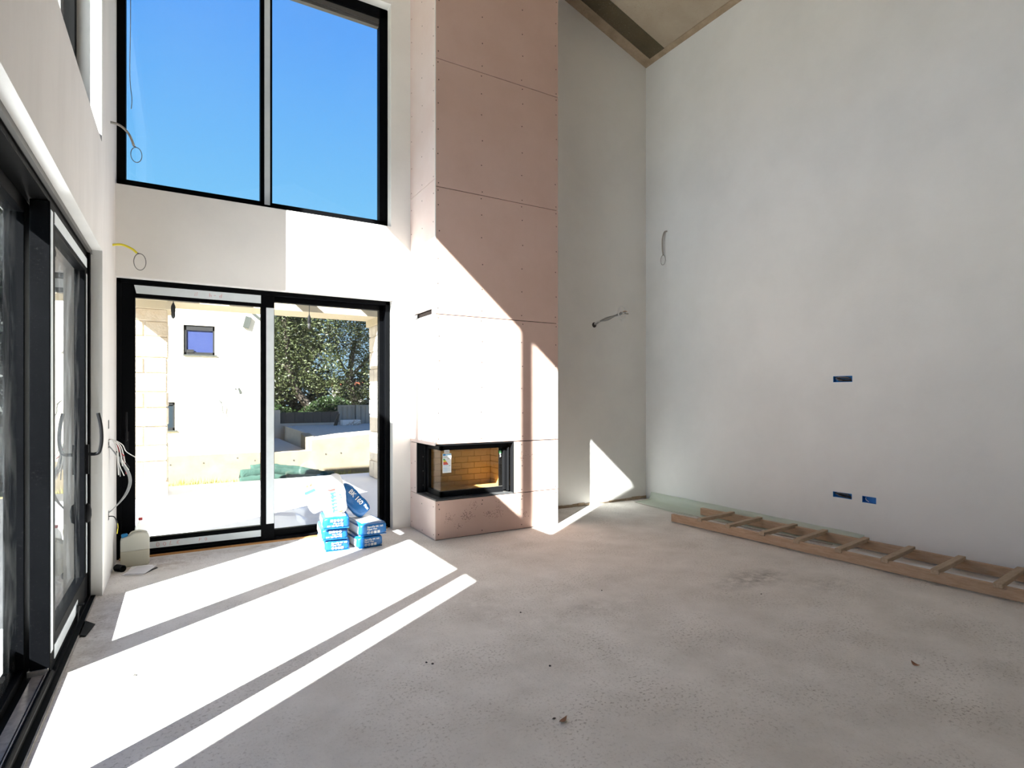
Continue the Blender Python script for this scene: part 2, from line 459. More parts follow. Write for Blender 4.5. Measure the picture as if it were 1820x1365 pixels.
class MB:
    def __init__(self):
        self.v = []
        self.f = []

    def add(self, vs, fs):
        n = len(self.v)
        self.v += [Vector(p) for p in vs]
        self.f += [tuple(i + n for i in f) for f in fs]
        return self

    def box(self, x0, x1, y0, y1, z0, z1):
        if x0 > x1: x0, x1 = x1, x0
        if y0 > y1: y0, y1 = y1, y0
        if z0 > z1: z0, z1 = z1, z0
        return self.add([(x0, y0, z0), (x1, y0, z0), (x1, y1, z0), (x0, y1, z0), (x0, y0, z1), (x1, y0, z1), (x1, y1, z1), (x0, y1, z1)],
                        [(0, 3, 2, 1), (4, 5, 6, 7), (0, 1, 5, 4), (1, 2, 6, 5), (2, 3, 7, 6), (3, 0, 4, 7)])

    def prism(self, poly, axis, a, b):
        """poly: 2-D outline in the two other axes (in x,y,z order), swept along axis from a to b."""
        n = len(poly)

        def P(u, w, t):
            return {'x': (t, u, w), 'y': (u, t, w), 'z': (u, w, t)}[axis]
        vs = [P(u, w, a) for u, w in poly] + [P(u, w, b) for u, w in poly]
        fs = [tuple(range(n))[::-1], tuple(range(n, 2 * n))] + [(i, (i + 1) % n, n + (i + 1) % n, n + i) for i in range(n)]
        return self.add(vs, fs)

    def tube(self, path, r, n=8, r_end=None, closed=False):
        path = [Vector(p) for p in path]
        rings = []
        up = Vector((0.13, 0.31, 0.94))
        m = len(path)
        prev = None
        for i, p in enumerate(path):
            if closed:
                t = (path[(i + 1) % m] - path[(i - 1) % m])
            else:
                t = path[min(i + 1, m - 1)] - path[max(i - 1, 0)]
            if t.length < 1e-9:
                t = Vector((0, 0, 1))
            t.normalize()
            if prev is None:
                a = t.cross(up)
                if a.length < 0.1:
                    a = t.cross(Vector((1, 0, 0)))
            else:
                a = prev - t * prev.dot(t)
                if a.length < 1e-6:
                    a = t.cross(up)
            a.normalize()
            prev = a
            b = t.cross(a)
            rr = r if r_end is None else r + (r_end - r) * i / max(1, m - 1)
            rings.append([p + (a * math.cos(2 * math.pi * k / n) + b * math.sin(2 * math.pi * k / n)) * rr for k in range(n)])
        vs = [q for rg in rings for q in rg]
        fs = []
        lim = m if closed else m - 1
        for i in range(lim):
            j = (i + 1) % m
            for k in range(n):
                k2 = (k + 1) % n
                fs.append((i * n + k, i * n + k2, j * n + k2, j * n + k))
        if not closed:
            fs.append(tuple(range(n))[::-1])
            fs.append(tuple((m - 1) * n + k for k in range(n)))
        return self.add(vs, fs)

    def lathe(self, c, prof, n=20):
        """prof: (radius, z) from bottom to top about the vertical axis through c."""
        vs = []
        fs = []
        m = len(prof)
        for r, z in prof:
            for k in range(n):
                a = 2 * math.pi * k / n
                vs.append((c[0] + r * math.cos(a), c[1] + r * math.sin(a), c[2] + z))
        for i in range(m - 1):
            for k in range(n):
                k2 = (k + 1) % n
                fs.append((i * n + k, i * n + k2, (i + 1) * n + k2, (i + 1) * n + k))
        fs.append(tuple(range(n))[::-1])
        fs.append(tuple((m - 1) * n + k for k in range(n)))
        return self.add(vs, fs)

    def disc(self, c, nrm, r, n=7, th=0.0015):
        nrm = Vector(nrm).normalized()
        c = Vector(c)
        return self.tube([c, c + nrm * th], r, n)

    def xform(self, M):
        self.v = [M @ p for p in self.v]
        return self

    def build(self, name, mt, parent=None, label=None, cat=None, group=None, kind=None, smooth=False, bevel=0.0, segs=2, origin=None):
        me = bpy.data.meshes.new(name)
        if parent is not None:
            org = wloc(parent)
        elif origin is not None:
            org = Vector(origin)
        else:
            xs = [p.x for p in self.v]; ys = [p.y for p in self.v]; zs = [p.z for p in self.v]
            org = Vector(((min(xs) + max(xs)) / 2, (min(ys) + max(ys)) / 2, min(zs)))
        me.from_pydata([tuple(p - org) for p in self.v], [], self.f)
        bm = bmesh.new()
        bm.from_mesh(me)
        bmesh.ops.recalc_face_normals(bm, faces=bm.faces)
        if bevel > 0:
            ed = [e for e in bm.edges if len(e.link_faces) == 2 and e.calc_face_angle(0) > 0.6]
            bmesh.ops.bevel(bm, geom=ed, offset=bevel, segments=segs, affect='EDGES', profile=0.6)
        bm.to_mesh(me)
        bm.free()
        if smooth:
            for p in me.polygons:
                p.use_smooth = True
        me.materials.append(MATS[mt] if isinstance(mt, str) else mt)
        o = bpy.data.objects.new(name, me)
        C.objects.link(o)
        if parent is not None:
            o.parent = parent
        else:
            o.location = org
        WORLD[o.name] = org
        return tag(o, label, cat, group, kind)


def smooth_path(pts, sub=6):
    pts = [Vector(p) for p in pts]
    if len(pts) < 3:
        return pts
    out = []
    for i in range(len(pts) - 1):
        p0 = pts[max(i - 1, 0)]; p1 = pts[i]; p2 = pts[i + 1]; p3 = pts[min(i + 2, len(pts) - 1)]
        for k in range(sub):
            t = k / sub
            out.append(0.5 * ((2 * p1) + (-p0 + p2) * t + (2 * p0 - 5 * p1 + 4 * p2 - p3) * t * t + (-p0 + 3 * p1 - 3 * p2 + p3) * t ** 3))
    out.append(pts[-1])
    return out


def holed_slab(axis, a, b, u0, u1, v0, v1, holes):
    """Slab between axis=a and axis=b over the rectangle u,v with rectangular holes (u0,u1,v0,v1)."""
    us = sorted({u0, u1} | {h[0] for h in holes} | {h[1] for h in holes})
    vs = sorted({v0, v1} | {h[2] for h in holes} | {h[3] for h in holes})

    def P(t, u, v):
        return {'x': (t, u, v), 'y': (u, t, v)}[axis]

    def solid(i, j):
        if i < 0 or j < 0 or i >= len(us) - 1 or j >= len(vs) - 1:
            return False
        cu = (us[i] + us[i + 1]) / 2
        cv = (vs[j] + vs[j + 1]) / 2
        return not any(h[0] < cu < h[1] and h[2] < cv < h[3] for h in holes)
    m = MB()
    idx = {}

    def V(t, i, j):
        k = (t, i, j)
        if k not in idx:
            idx[k] = len(m.v)
            m.v.append(Vector(P(t, us[i], vs[j])))
        return idx[k]
    for i in range(len(us) - 1):
        for j in range(len(vs) - 1):
            if not solid(i, j):
                continue
            m.f.append((V(a, i, j), V(a, i + 1, j), V(a, i + 1, j + 1), V(a, i, j + 1)))
            m.f.append((V(b, i, j), V(b, i, j + 1), V(b, i + 1, j + 1), V(b, i + 1, j)))
            for (di, dj, e) in ((-1, 0, ((i, j), (i, j + 1))), (1, 0, ((i + 1, j), (i + 1, j + 1))), (0, -1, ((i, j), (i + 1, j))), (0, 1, ((i, j + 1), (i + 1, j + 1)))):
                if not solid(i + di, j + dj):
                    (p, q) = e
                    m.f.append((V(a, *p), V(a, *q), V(b, *q), V(b, *p)))
    return m


def text_mesh(s, size, M, name, mt, parent, depth=0.0006, align='LEFT'):
    cu = bpy.data.curves.new('tmp_text', 'FONT')
    cu.body = s
    cu.size = size
    cu.extrude = depth
    cu.align_x = align
    cu.resolution_u = 3
    cu.offset = size * 0.022
    ob = bpy.data.objects.new('tmp_text', cu)
    C.objects.link(ob)
    bpy.context.view_layer.update()
    me = bpy.data.meshes.new_from_object(ob.evaluated_get(bpy.context.evaluated_depsgraph_get()))
    bpy.data.objects.remove(ob)
    bpy.data.curves.remove(cu)
    me.name = name
    org = wloc(parent)
    me.transform(Matrix.Translation(-org) @ M)
    me.materials.clear()
    me.materials.append(MATS[mt])
    o = bpy.data.objects.new(name, me)
    C.objects.link(o)
    o.parent = parent
    WORLD[o.name] = org
    return o


# ------------------------------------------------------------------ room shell
XL, XR, YB, YFRONT = -0.48, 5.555, 5.79, -3.6
ZE = 5.97          # eaves height at both side walls
PITCH = 0.326
XM = (XL + XR) / 2
ZR = ZE + PITCH * (XR - XM)


def ceil_z(x):
    return ZE + PITCH * min(x - XL, XR - x)


MB().box(XL - 0.36, XR + 0.35, YFRONT - 0.3, YB + 0.42, -0.20, 0.0).build('floor', 'screed', kind='structure',
    label='bare beige screed floor with worn grey scuffs', origin=(0, 0, 0))

# door and window openings
DX0, DX1, DZ1 = XL, 1.935, 2.425
WX0, WX1, WZ0, WZ1 = XL, 1.915, 3.205, 5.56
LY0, LY1, LZ1 = 1.25, 4.885, 2.43          # sliding door in the left wall
CY0, CY1, CZ0, CZ1 = 1.25, 4.85, 3.185, 5.52   # tall window above it

wb = holed_slab('y', YB, YB + 0.41, XL, XR + 0.35, 0.0, ZE, [(DX0, DX1, 0.0, DZ1), (WX0, WX1, WZ0, WZ1)])
wb.prism([(XL - 0.37, ZE), (XR + 0.35, ZE), (XR + 0.02, ZE + 0.02), (XM, ZR + 0.02), (XL, ZE + 0.02)], 'y', YB, YB + 0.41)
wall_back = wb.build('wall_back', 'plaster', kind='structure', label='off-white plastered back wall around the window and glass door', origin=(0, 0, 0))

left_holes = [(LY0, LY1, 0.0, LZ1), (CY0, CY1, CZ0, CZ1), (5.245, 5.325, 1.155, 1.225), (5.245, 5.325, 1.01, 1.075), (5.25, 5.32, 0.455, 0.53)]
wl = holed_slab('x', XL, XL - 0.37, YFRONT - 0.3, YB + 0.41, -0.0, ZE, left_holes)
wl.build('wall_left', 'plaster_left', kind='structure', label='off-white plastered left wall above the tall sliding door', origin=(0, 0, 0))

SOCKETS = [(3.005, 3.190, 1.545, 1.605, 'upper'), (3.010, 3.192, 0.415, 0.468, 'lower'), (2.790, 2.915, 0.405, 0.465, 'lower2')]
wr = holed_slab('x', XR, XR + 0.35, YFRONT - 0.3, YB + 0.41, 0.0, ZE, [(s[0], s[1], s[2], s[3]) for s in SOCKETS])
wr.build('wall_right', 'plaster_right', kind='structure', label='large pale grey plastered right wall with patchy trowelling', origin=(0, 0, 0))

wf = MB()
wf.prism([(XL - 0.37, 0), (XR + 0.35, 0), (XR + 0.35, ZE), (XM, ZR + 0.02), (XL - 0.37, ZE)], 'y', YFRONT - 0.3, YFRONT)
wf.build('wall_front', 'plaster', kind='structure', label='off-white plastered wall behind the viewer', origin=(0, 0, 0))

ov = 0.12
cl = MB()
for x0, x1 in ((XL - 0.37 - ov, XM), (XM, XR + 0.35 + ov)):
    z0 = ZE + PITCH * ((x0 - XL) if x1 == XM else (XR - x0))
    z1 = ZE + PITCH * ((x1 - XL) if x1 == XM else (XR - x1))
    cl.prism([(x0, z0), (x1, z1), (x1, z1 + 0.25), (x0, z0 + 0.25)], 'y', YFRONT - 0.5, YB + 0.6)
ceiling = cl.build('ceiling', 'soffit_concrete', kind='structure', label='pitched raw concrete ceiling', origin=(0, 0, 0))
# formwork strip left dark along the back wall and the sandy edge beside it (thin proud layers of the slab)
for nm, y0, y1, d, mt, xr in (('dark_strip', 5.375, 5.66, 0.006, 'soffit_stained', XR - 0.06), ('mortar_edge', 5.64, YB, 0.012, 'soffit_edge', XR)):
    s = MB()
    s.prism([(XM, ceil_z(XM) - d), (xr, ceil_z(xr) - d), (xr, ceil_z(xr) + 0.01), (XM, ceil_z(XM) + 0.01)], 'y', y0, y1)
    s.build(nm, mt, ceiling)
s = MB()
s.prism([(XR - 0.075, ceil_z(XR - 0.075) - 0.010), (XR, ceil_z(XR) - 0.010), (XR, ceil_z(XR) + 0.01), (XR - 0.075, ceil_z(XR - 0.075) + 0.01)], 'y', YFRONT, YB)
s.build('mortar_edge', 'soffit_edge', ceiling)

# wing of the house outside the left wall, off to the near side: its end throws the shade that ends the sun patches
wg = MB()
wg.prism([(-1.60, -0.2), (XL - 0.37, -0.2), (XL - 0.37, 5.80), (-1.60, 5.53)], 'y', -3.9, 1.40)
wg.build('wall_wing', 'white_render', kind='structure', label='white rendered outer wing of the house beside the sliding door', origin=(0, 0, 0))

# ragged gap along the foot of the back wall, right of the fireplace
tr = MB()
random.seed(3)
x = 3.60
while x < XR - 0.02:
    w = random.uniform(0.05, 0.16)
    tr.box(x, min(x + w, XR), YB - random.uniform(0.004, 0.02), YB + 0.01, 0, random.uniform(0.012, 0.04))
    x += w
tr.build('trim_1', 'soffit_edge', kind='structure', label='rough mortar edge at the foot of the back wall', origin=(0, 0, 0))
# ------------------------------------------------------------------ window_1 : upper window in the back wall
YW = 5.90
win1 = empty('window_1', (0.7, YW, WZ0), 'tall two-pane black aluminium window over the glass door', kind='structure')
f = MB()
f.box(WX0, WX0 + 0.065, YW, YW + 0.09, WZ0, WZ1)
f.box(1.825, WX1, YW, YW + 0.09, WZ0, WZ1)
f.box(WX0, WX1, YW, YW + 0.09, WZ0, WZ0 + 0.082)
f.box(WX0, WX1, YW, YW + 0.09, 5.45, WZ1)
f.box(0.657, 0.763, YW, YW + 0.09, WZ0 + 0.03, 5.46)
f.build('window_frame', 'black_alu_dusty', win1, bevel=0.004, segs=1)
f = MB()
for x0, x1 in ((-0.415, 0.657), (0.763, 1.825)):
    f.box(x0, x1, YW + 0.02, YW + 0.085, 5.40, 5.45)
    f.box(x0, x1, YW + 0.035, YW + 0.085, 5.372, 5.40)
f.build('shutter_box', 'grey_alu', win1)
MB().box(0.692, 0.742, YW - 0.006, YW, WZ0 + 0.055, 5.45).build('mullion_cover', 'white_tape', win1)
for x0, x1 in ((-0.415, 0.657), (0.763, 1.825)):
    MB().box(x0, x1, YW + 0.045, YW + 0.061, WZ0 + 0.08, 5.375).build('pane', 'pane_clear', win1)
MB().box(WX0, WX1, YW + 0.0, YW + 0.25, WZ0 - 0.005, WZ0 + 0.004).build('window_sill', 'reveal_plaster', win1)

# ------------------------------------------------------------------ window_2 : tall window over the sliding door, left wall
win2 = empty('window_2', (-0.66, 3.05, CZ0), 'tall black aluminium window high in the left wall', kind='structure')
f = MB()
xa, xb = -0.70, -0.62
f.box(xa, xb, CY1 - 0.055, CY1, CZ0, CZ1)
f.box(xa, xb, CY0, CY0 + 0.055, CZ0, CZ1)
f.box(xa, xb, CY0, CY1, CZ0, CZ0 + 0.17)
f.box(xa, xb, CY0, CY1, CZ1 - 0.09, CZ1)
f.box(xa, xb, 2.415, 2.485, CZ0, CZ1)
f.box(xa, xb, 3.645, 3.695, CZ0, CZ1)
f.build('window_frame', 'black_alu', win2, bevel=0.004, segs=1)
for y0, y1 in ((CY0 + 0.055, 2.415), (2.485, 3.645), (3.695, CY1 - 0.055)):
    MB().box(-0.668, -0.652, y0, y1, CZ0 + 0.17, CZ1 - 0.09).build('pane', 'pane_clear', win2)

# ------------------------------------------------------------------ door_1 : sliding glass door in the back wall
YD = 5.88
door1 = empty('door_1', (0.72, YD, 0), 'two-panel black sliding glass door onto the terrace', kind='structure')
f = MB()
f.box(DX0, DX0 + 0.033, YD, YD + 0.15, 0.0, DZ1)
f.box(1.885, DX1, YD, YD + 0.15, 0.0, DZ1)
f.box(DX0, DX1, YD, YD + 0.15, 2.385, DZ1)
f.box(DX0, DX1, YD, YD + 0.15, 0.0, 0.035)
f.build('door_frame', 'black_alu_dusty', door1, bevel=0.003, segs=1)
sa = MB()
sa.box(-0.447, -0.347, YD + 0.012, YD + 0.07, 0.035, 2.385)
sa.box(0.660, 0.780, YD + 0.005, YD + 0.075, 0.035, 2.385)
sa.box(-0.35, 0.665, YD + 0.012, YD + 0.07, 2.268, 2.385)
sa.box(-0.35, 0.665, YD + 0.012, YD + 0.07, 0.035, 0.162)
sash = sa.build('sliding_sash', 'black_alu_dusty', door1, bevel=0.003, segs=1)
MB().box(-0.347, 0.660, YD + 0.03, YD + 0.052, 0.162, 2.268).build('pane', 'pane_back_door', sash)
MB().prism([(-0.355, 2.376), (0.678, 2.377), (0.678, 2.300), (-0.338, 2.304)], 'y', YD + 0.009, YD + 0.0125).build('protective_tape', 'white_tape', sash, label='pale protective tape on the top rail')
MB().prism([(-0.345, 0.122), (0.700, 0.122), (0.712, 0.060), (-0.345, 0.066)], 'y', YD + 0.009, YD + 0.0125).build('protective_tape', 'white_tape', sash, label='pale protective tape on the bottom rail')
MB().box(0.706, 0.776, YD + 0.002, YD + 0.0055, 0.175, 2.262).build('protective_tape', 'white_tape', sash, label='pale protective tape on the meeting stile')
h = MB()
h.box(-0.42, -0.392, YD - 0.002, YD + 0.013, 0.93, 1.10)
h.tube(smooth_path([(-0.406, YD, 1.03), (-0.406, YD - 0.045, 1.03), (-0.406, YD - 0.052, 1.08), (-0.406, YD - 0.052, 1.27)], 5), 0.009, 8)
h.build('door_handle', 'black_plastic', sash, smooth=False)
fx = MB()
fx.box(1.838, 1.885, YD + 0.075, YD + 0.14, 0.035, 2.385)
fx.box(0.74, 1.885, YD + 0.075, YD + 0.14, 2.335, 2.385)
fx.box(0.74, 1.885, YD + 0.075, YD + 0.14, 0.035, 0.095)
fx.box(0.735, 0.785, YD + 0.078, YD + 0.14, 0.035, 2.385)
fix = fx.build('fixed_sash', 'black_alu_dusty', door1, bevel=0.003, segs=1)
MB().box(0.785, 1.838, YD + 0.10, YD + 0.122, 0.095, 2.335).build('pane', 'pane_back_door', fix)
MB().box(DX0 + 0.02, 1.90, YB + 0.055, YD, 0.0, 0.012).build('wooden_sill', 'wood_sill', door1)


def strokes(name, letters, org, size, rot180, parent, y):
    m = MB()
    for (dx, segs) in letters:
        for seg in segs:
            pts = []
            for (a, b) in seg:
                u = dx + a * size
                w = b * size
                if rot180:
                    u, w = -u, -w
                pts.append((org[0] + u, y, org[1] + w))
            m.tube(pts, 0.0016, 5)
    return m.build(name, 'red_ink', parent)


LD = [[(0.1, 0), (0, 0.5), (0.15, 1), (0.5, 0.8), (0.6, 0.3), (0.4, 0), (0.1, 0)]]
LO = [[(0.3, 0), (0, 0.4), (0.25, 0.9), (0.6, 0.6), (0.5, 0.1), (0.3, 0)]]
LL = [[(0.25, 1), (0, 0), (0.55, 0.1)]]
LE = [[(0.6, 0.9), (0.15, 0.8), (0.0, 0.2), (0.5, 0.0)], [(0.05, 0.45), (0.4, 0.5)]]
LP = [[(0, 0), (0.12, 1), (0.5, 0.9), (0.5, 0.55), (0.1, 0.45)]]
L4 = [[(0.1, 1), (0, 0.5), (0.5, 0.55)], [(0.45, 1), (0.4, 0)]]
LH = [[(0, 0.5), (0.45, 0.5)]]
LN = [[(0, 0), (0.1, 1), (0.45, 0.1), (0.55, 1)]]
strokes('handwriting', [(0, LD), (0.05, LO), (0.10, LL), (0.155, LE)], (-0.19, 0.078), 0.036, False, sash, YD + 0.0085)
strokes('handwriting', [(0, LP), (0.045, LO)], (0.14, 0.082), 0.030, False, sash, YD + 0.0085)
strokes('handwriting', [(0, LP), (0.05, LH), (0.085, L4), (0.20, LN)], (0.325, 2.358), 0.036, True, sash, YD + 0.0085)

# ------------------------------------------------------------------ door_2 : three-panel sliding door in the left wall
door2 = empty('door_2', (-0.65, 3.05, 0), 'three-panel black sliding glass door in the left wall', kind='structure')
f = MB()
XA, XB = -0.765, -0.545
f.box(XA, XB, LY1 - 0.05, LY1, 0.0, LZ1)
f.box(XA, XB, LY0, LY0 + 0.05, 0.0, LZ1)
f.box(XA, XB - 0.02, LY0, LY1, 2.375, LZ1)
f.box(XB - 0.02, XB, LY0, LY1, 2.40, LZ1)
f.build('door_frame', 'black_alu', door2, bevel=0.003, segs=1)
MB().box(XB - 0.012, XB + 0.006, LY0, LY1, 2.398, 2.428).build('head_cover', 'grey_alu', door2)
sl = MB()
sl.box(XA, XB, LY0 + 0.05, LY1 - 0.05, 0.0, 0.028)
sl.tube([(-0.556, LY0 + 0.05, 0.036), (-0.556, 3.56, 0.036)], 0.013, 10)
sl.box(-0.545, -0.520, LY0, LY1, 0.0, 0.012)
sl.build('threshold', 'black_alu', door2)
MB().box(-0.630, -0.585, LY0 + 0.05, 3.56, 0.028, 0.033).box(-0.575, -0.570, LY0 + 0.05, 3.56, 0.028, 0.044).box(-0.5195, -0.512, LY0 + 0.1, LY1, 0, 0.009).build('track_strip', 'alu_strip', door2)


def sash_y(name, x0, x1, y0, y1, z0, z1, st0, st1, bot, top, glassmat, xg):
    m = MB()
    m.box(x0, x1, y0, y0 + st0, z0, z1)
    m.box(x0, x1, y1 - st1, y1, z0, z1)
    m.box(x0, x1, y0 + st0, y1 - st1, z0, bot)
    m.box(x0, x1, y0 + st0, y1 - st1, top, z1)
    o = m.build(name, 'black_alu_dusty', door2, bevel=0.003, segs=1)
    g = MB().box(xg - 0.011, xg + 0.011, y0 + st0, y1 - st1, bot, top).build('pane', glassmat, o)
    return o


sA = sash_y('sliding_sash', -0.64, -0.56, 3.56, 4.83, 0.03, 2.37, 0.13, 0.10, 0.19, 2.255, 'pane_smeared', -0.60)
sB = sash_y('sliding_sash', -0.74, -0.66, 2.285, 3.68, 0.03, 2.37, 0.055, 0.11, 0.07, 2.30, 'pane_smeared', -0.70)
sC = sash_y('fixed_sash', -0.74, -0.66, 1.30, 2.285, 0.03, 2.37, 0.07, 0.055, 0.07, 2.30, 'pane_smeared', -0.70)
MB().box(-0.5605, -0.557, 3.565, 3.615, 0.13, 2.33).build('protective_tape', 'white_tape', sA, label='pale protective tape on the near stile')
MB().box(-0.5605, -0.557, 3.66, 4.80, 2.285, 2.345).build('protective_tape', 'white_tape', sA, label='pale protective tape on the top rail')
MB().box(-0.5605, -0.557, 4.775, 4.805, 0.20, 2.24).build('protective_tape', 'white_tape', sA, label='pale protective tape on the far stile')
MB().box(-0.5605, -0.557, 3.66, 4.40, 0.065, 0.135).build('protective_tape', 'white_tape', sA, label='pale protective tape on the bottom rail')
MB().box(-0.648, -0.566, 3.553, 3.562, 0.032, 0.060).build('end_cap', 'alu_strip', sA)
MB().box(-0.80, -0.77, LY0, 3.60, 0.0, 0.235).build('shadow_upstand', 'black_alu', door2)  # added upstand outside the glass, sized to set the shadow edge on the floor
h = MB()
h.box(-0.560, -0.545, 4.765, 4.795, 0.875, 1.075)
h.tube(smooth_path([(-0.55, 4.78, 1.01), (-0.505, 4.78, 1.01), (-0.485, 4.78, 1.03), (-0.474, 4.78, 1.10), (-0.478, 4.78, 1.20), (-0.494, 4.78, 1.29)], 6), 0.011, 10)
h.build('door_handle', 'black_plastic', sA)
lk = MB()
lk.lathe((-0.556, 4.785, 0.54), [(0.004, 0), (0.020, 0.012), (0.026, 0.05), (0.026, 0.09), (0.018, 0.125), (0.004, 0.135)], 12)
lk.build('lock_rose', 'black_plastic', sA, smooth=True)

# ------------------------------------------------------------------ chimney breast clad in pink plasterboard
FX0, FX1, FY = 2.13, 3.585, 5.10
TB = 0.0125
G = 0.0018
chim = empty('chimney_breast', (2.86, 5.45, 0), 'tall chimney breast clad in pink fire-rated plasterboard', 'chimney breast')
core = MB()
i0, i1, j0 = FX0 + TB + 0.002, FX1 - TB - 0.002, FY + TB + 0.002
core.box(i0, i1, j0, YB - 0.001, 0.0, 0.383)
core.box(i0, i1, j0, YB - 0.001, 0.935, 6.56)
core.box(3.06, i1, j0, YB - 0.001, 0.38, 0.94)
core.box(i0, 3.06, 5.70, YB - 0.001, 0.38, 0.94)
core.box(i0, i0 + 0.03, 5.62, 5.72, 0.38, 0.94)
core.build('core', 'core_dark', chim)  # near-black colour stands in for the shade inside the seams and vent slot


def screws_front(x0, x1, z0, z1, cols, parent, step=0.25):
    m = MB()
    for cx in cols:
        z = z0 + 0.05
        while z < z1 - 0.02:
            m.disc((cx + random.uniform(-.008, .008), FY + 0.0003, z + random.uniform(-.02, .02)), (0, -1, 0), 0.0062, 6)
            z += step
        m.disc((cx + random.uniform(-.01, .01), FY + 0.0003, z1 - 0.035), (0, -1, 0), 0.0062, 6)
    m.build('screw_heads', 'screw_dark', parent, kind='stuff')


def screws_side(y0, y1, z0, z1, cols, parent, step=0.27):
    m = MB()
    for cy in cols:
        z = z0 + 0.05
        while z < z1 - 0.02:
            m.disc((FX0 + 0.0003, cy + random.uniform(-.006, .006), z + random.uniform(-.02, .02)), (-1, 0, 0), 0.0062, 6)
            z += step
    m.build('screw_heads', 'screw_dark', parent, kind='stuff')


random.seed(11)
cols = (2.165, 2.64, 3.12, 3.555)
front = [(FX0, FX1, 0.004, 0.384), (3.025, FX1, 0.387, 0.930), (FX0, FX1, 0.935, 2.208), (FX0, FX1, 2.211, 3.453),
         (FX0, FX1, 3.456, 4.703), (FX0, FX1, 4.706, 5.953), (FX0, FX1, 5.956, 6.60)]
boards = []
for (x0, x1, z0, z1) in front:
    b = MB().box(x0 + (0.0 if x0 > FX0 else 0.0), x1, FY, FY + TB, z0 + G, z1 - G).build('plasterboard', 'gypsum_pink', chim, bevel=0.002, segs=1)
    boards.append(b)
    screws_front(x0, x1, z0, z1, [c for c in cols if c > x0 + 0.02], b)
side = [(FY + TB, YB, 0.004, 0.387, None), (5.613, YB, 0.390, 0.918, None), (FY + TB, YB, 0.921, 3.527, (5.19, 5.69, 2.212, 2.272)), (FY + TB, YB, 3.530, 6.70, None)]
for (y0, y1, z0, z1, slot) in side:
    m = holed_slab('x', FX0, FX0 + TB, y0 + 0.0005, y1, z0 + G, z1 - G, [slot] if slot else [])
    b = m.build('plasterboard', 'gypsum_pale', chim)
    screws_side(y0, y1, z0, z1, [y0 + 0.035, y1 - 0.04] + ([5.45] if y1 - y0 > 0.3 else []), b)
for (z0, z1) in ((0.004, 2.5), (2.503, 5.0), (5.003, 6.58)):
    MB().box(FX1 - TB, FX1, FY + TB + 0.0005, YB, z0, z1).build('plasterboard', 'gypsum_pale', chim)
MB().box(FX0 - 0.002, FX0 + 0.006, FY - 0.002, FY + 0.006, 0.93, 6.70).build('corner_bead', 'corner_bead', chim)
MB().box(FX0 - 0.002, FX0 + 0.006, FY - 0.002, FY + 0.006, 0.004, 0.385).build('corner_bead', 'gypsum_pale', chim)
# slot liner
MB().box(FX0 + 0.006, FX0 + 0.012, 5.19, 5.69, 2.212, 2.220).box(FX0 + 0.006, FX0 + 0.012, 5.60, 5.68, 2.225, 2.262).build('slot_liner', 'label_grey', chim)
# pecked marks left in the lower boards
pk = MB()
random.seed(5)
for (cx, cz, sx, sz, n) in ((2.26, 0.20, 0.04, 0.04, 34), (2.47, 0.205, 0.06, 0.04, 90), (2.55, 0.30, 0.04, 0.05, 28), (2.38, 0.11, 0.03, 0.03, 20),
                            (2.72, 0.205, 0.045, 0.035, 44), (2.83, 0.22, 0.05, 0.05, 46), (2.85, 0.32, 0.03, 0.04, 14), (3.06, 0.20, 0.05, 0.05, 24), (3.16, 0.15, 0.03, 0.04, 20)):
    for k in range(n):
        pk.disc((random.gauss(cx, sx * 0.6), FY + 0.0003, min(0.37, max(0.03, random.gauss(cz, sz * 0.6)))), (0, -1, 0), random.uniform(0.0016, 0.0036), 5)
pk.build('peck_marks', 'screw_dark', boards[0], kind='stuff')
pk = MB()
for (cx, cz, sx, sz, n) in ((3.12, 0.76, 0.05, 0.05, 40), (3.29, 0.77, 0.05, 0.05, 40), (3.36, 0.45, 0.05, 0.05, 8)):
    for k in range(n):
        pk.disc((random.gauss(cx, sx * 0.6), FY + 0.0003, random.gauss(cz, sz * 0.6)), (0, -1, 0), random.uniform(0.0016, 0.0036), 5)
pk.build('peck_marks', 'screw_dark', boards[1], kind='stuff')

# ------------------------------------------------------------------ fireplace insert
ins = empty('fireplace_insert', (2.6, 5.35, 0.39), 'black corner fireplace insert with glass front in the pink chimney breast', 'fireplace')
OZ0, OZ1 = 0.390, 0.925
MB().box(FX0 + 0.004, 3.020, FY + 0.002, 5.608, OZ0 - 0.004, OZ0 + 0.008).build('base_plate', 'firebox_plate', ins, bevel=0.002, segs=1)
sur = MB()
sur.box(FX0 + 0.006, 3.02, FY + 0.006, 5.60, OZ1 - 0.006, OZ1 + 0.006)          # top plate
sur.box(3.008, 3.022, FY + 0.002, 5.30, OZ0, OZ1)                                 # right cheek
sur.box(FX0 + 0.004, 2.28, 5.598, 5.612, OZ0, OZ1)                                # cheek at the wall end
sur.build('surround_frame', 'firebox_black', ins, bevel=0.002, segs=1)
GX, GY = 2.225, 5.195                                                            # glass corner
fr = MB()
fr.box(GX, 2.99, GY, GY + 0.03, OZ0 + 0.008, 0.455)                              # bottom rail front
fr.box(GX, GX + 0.03, GY, 5.585, OZ0 + 0.008, 0.455)                             # bottom rail side
fr.box(GX, 2.99, GY, GY + 0.03, 0.865, OZ1 - 0.006)
fr.box(GX, GX + 0.03, GY, 5.585, 0.865, OZ1 - 0.006)
fr.box(2.935, 2.965, GY - 0.02, GY + 0.02, OZ0 + 0.03, 0.85)
fr.box(2.975, 2.988, GY - 0.05, GY + 0.02, OZ0 + 0.02, 0.87)
fr.box(2.90, 2.99, GY + 0.01, GY + 0.03, OZ0 + 0.008, 0.9)
fr.box(GX, GX + 0.03, 5.52, 5.585, OZ0 + 0.008, 0.9)
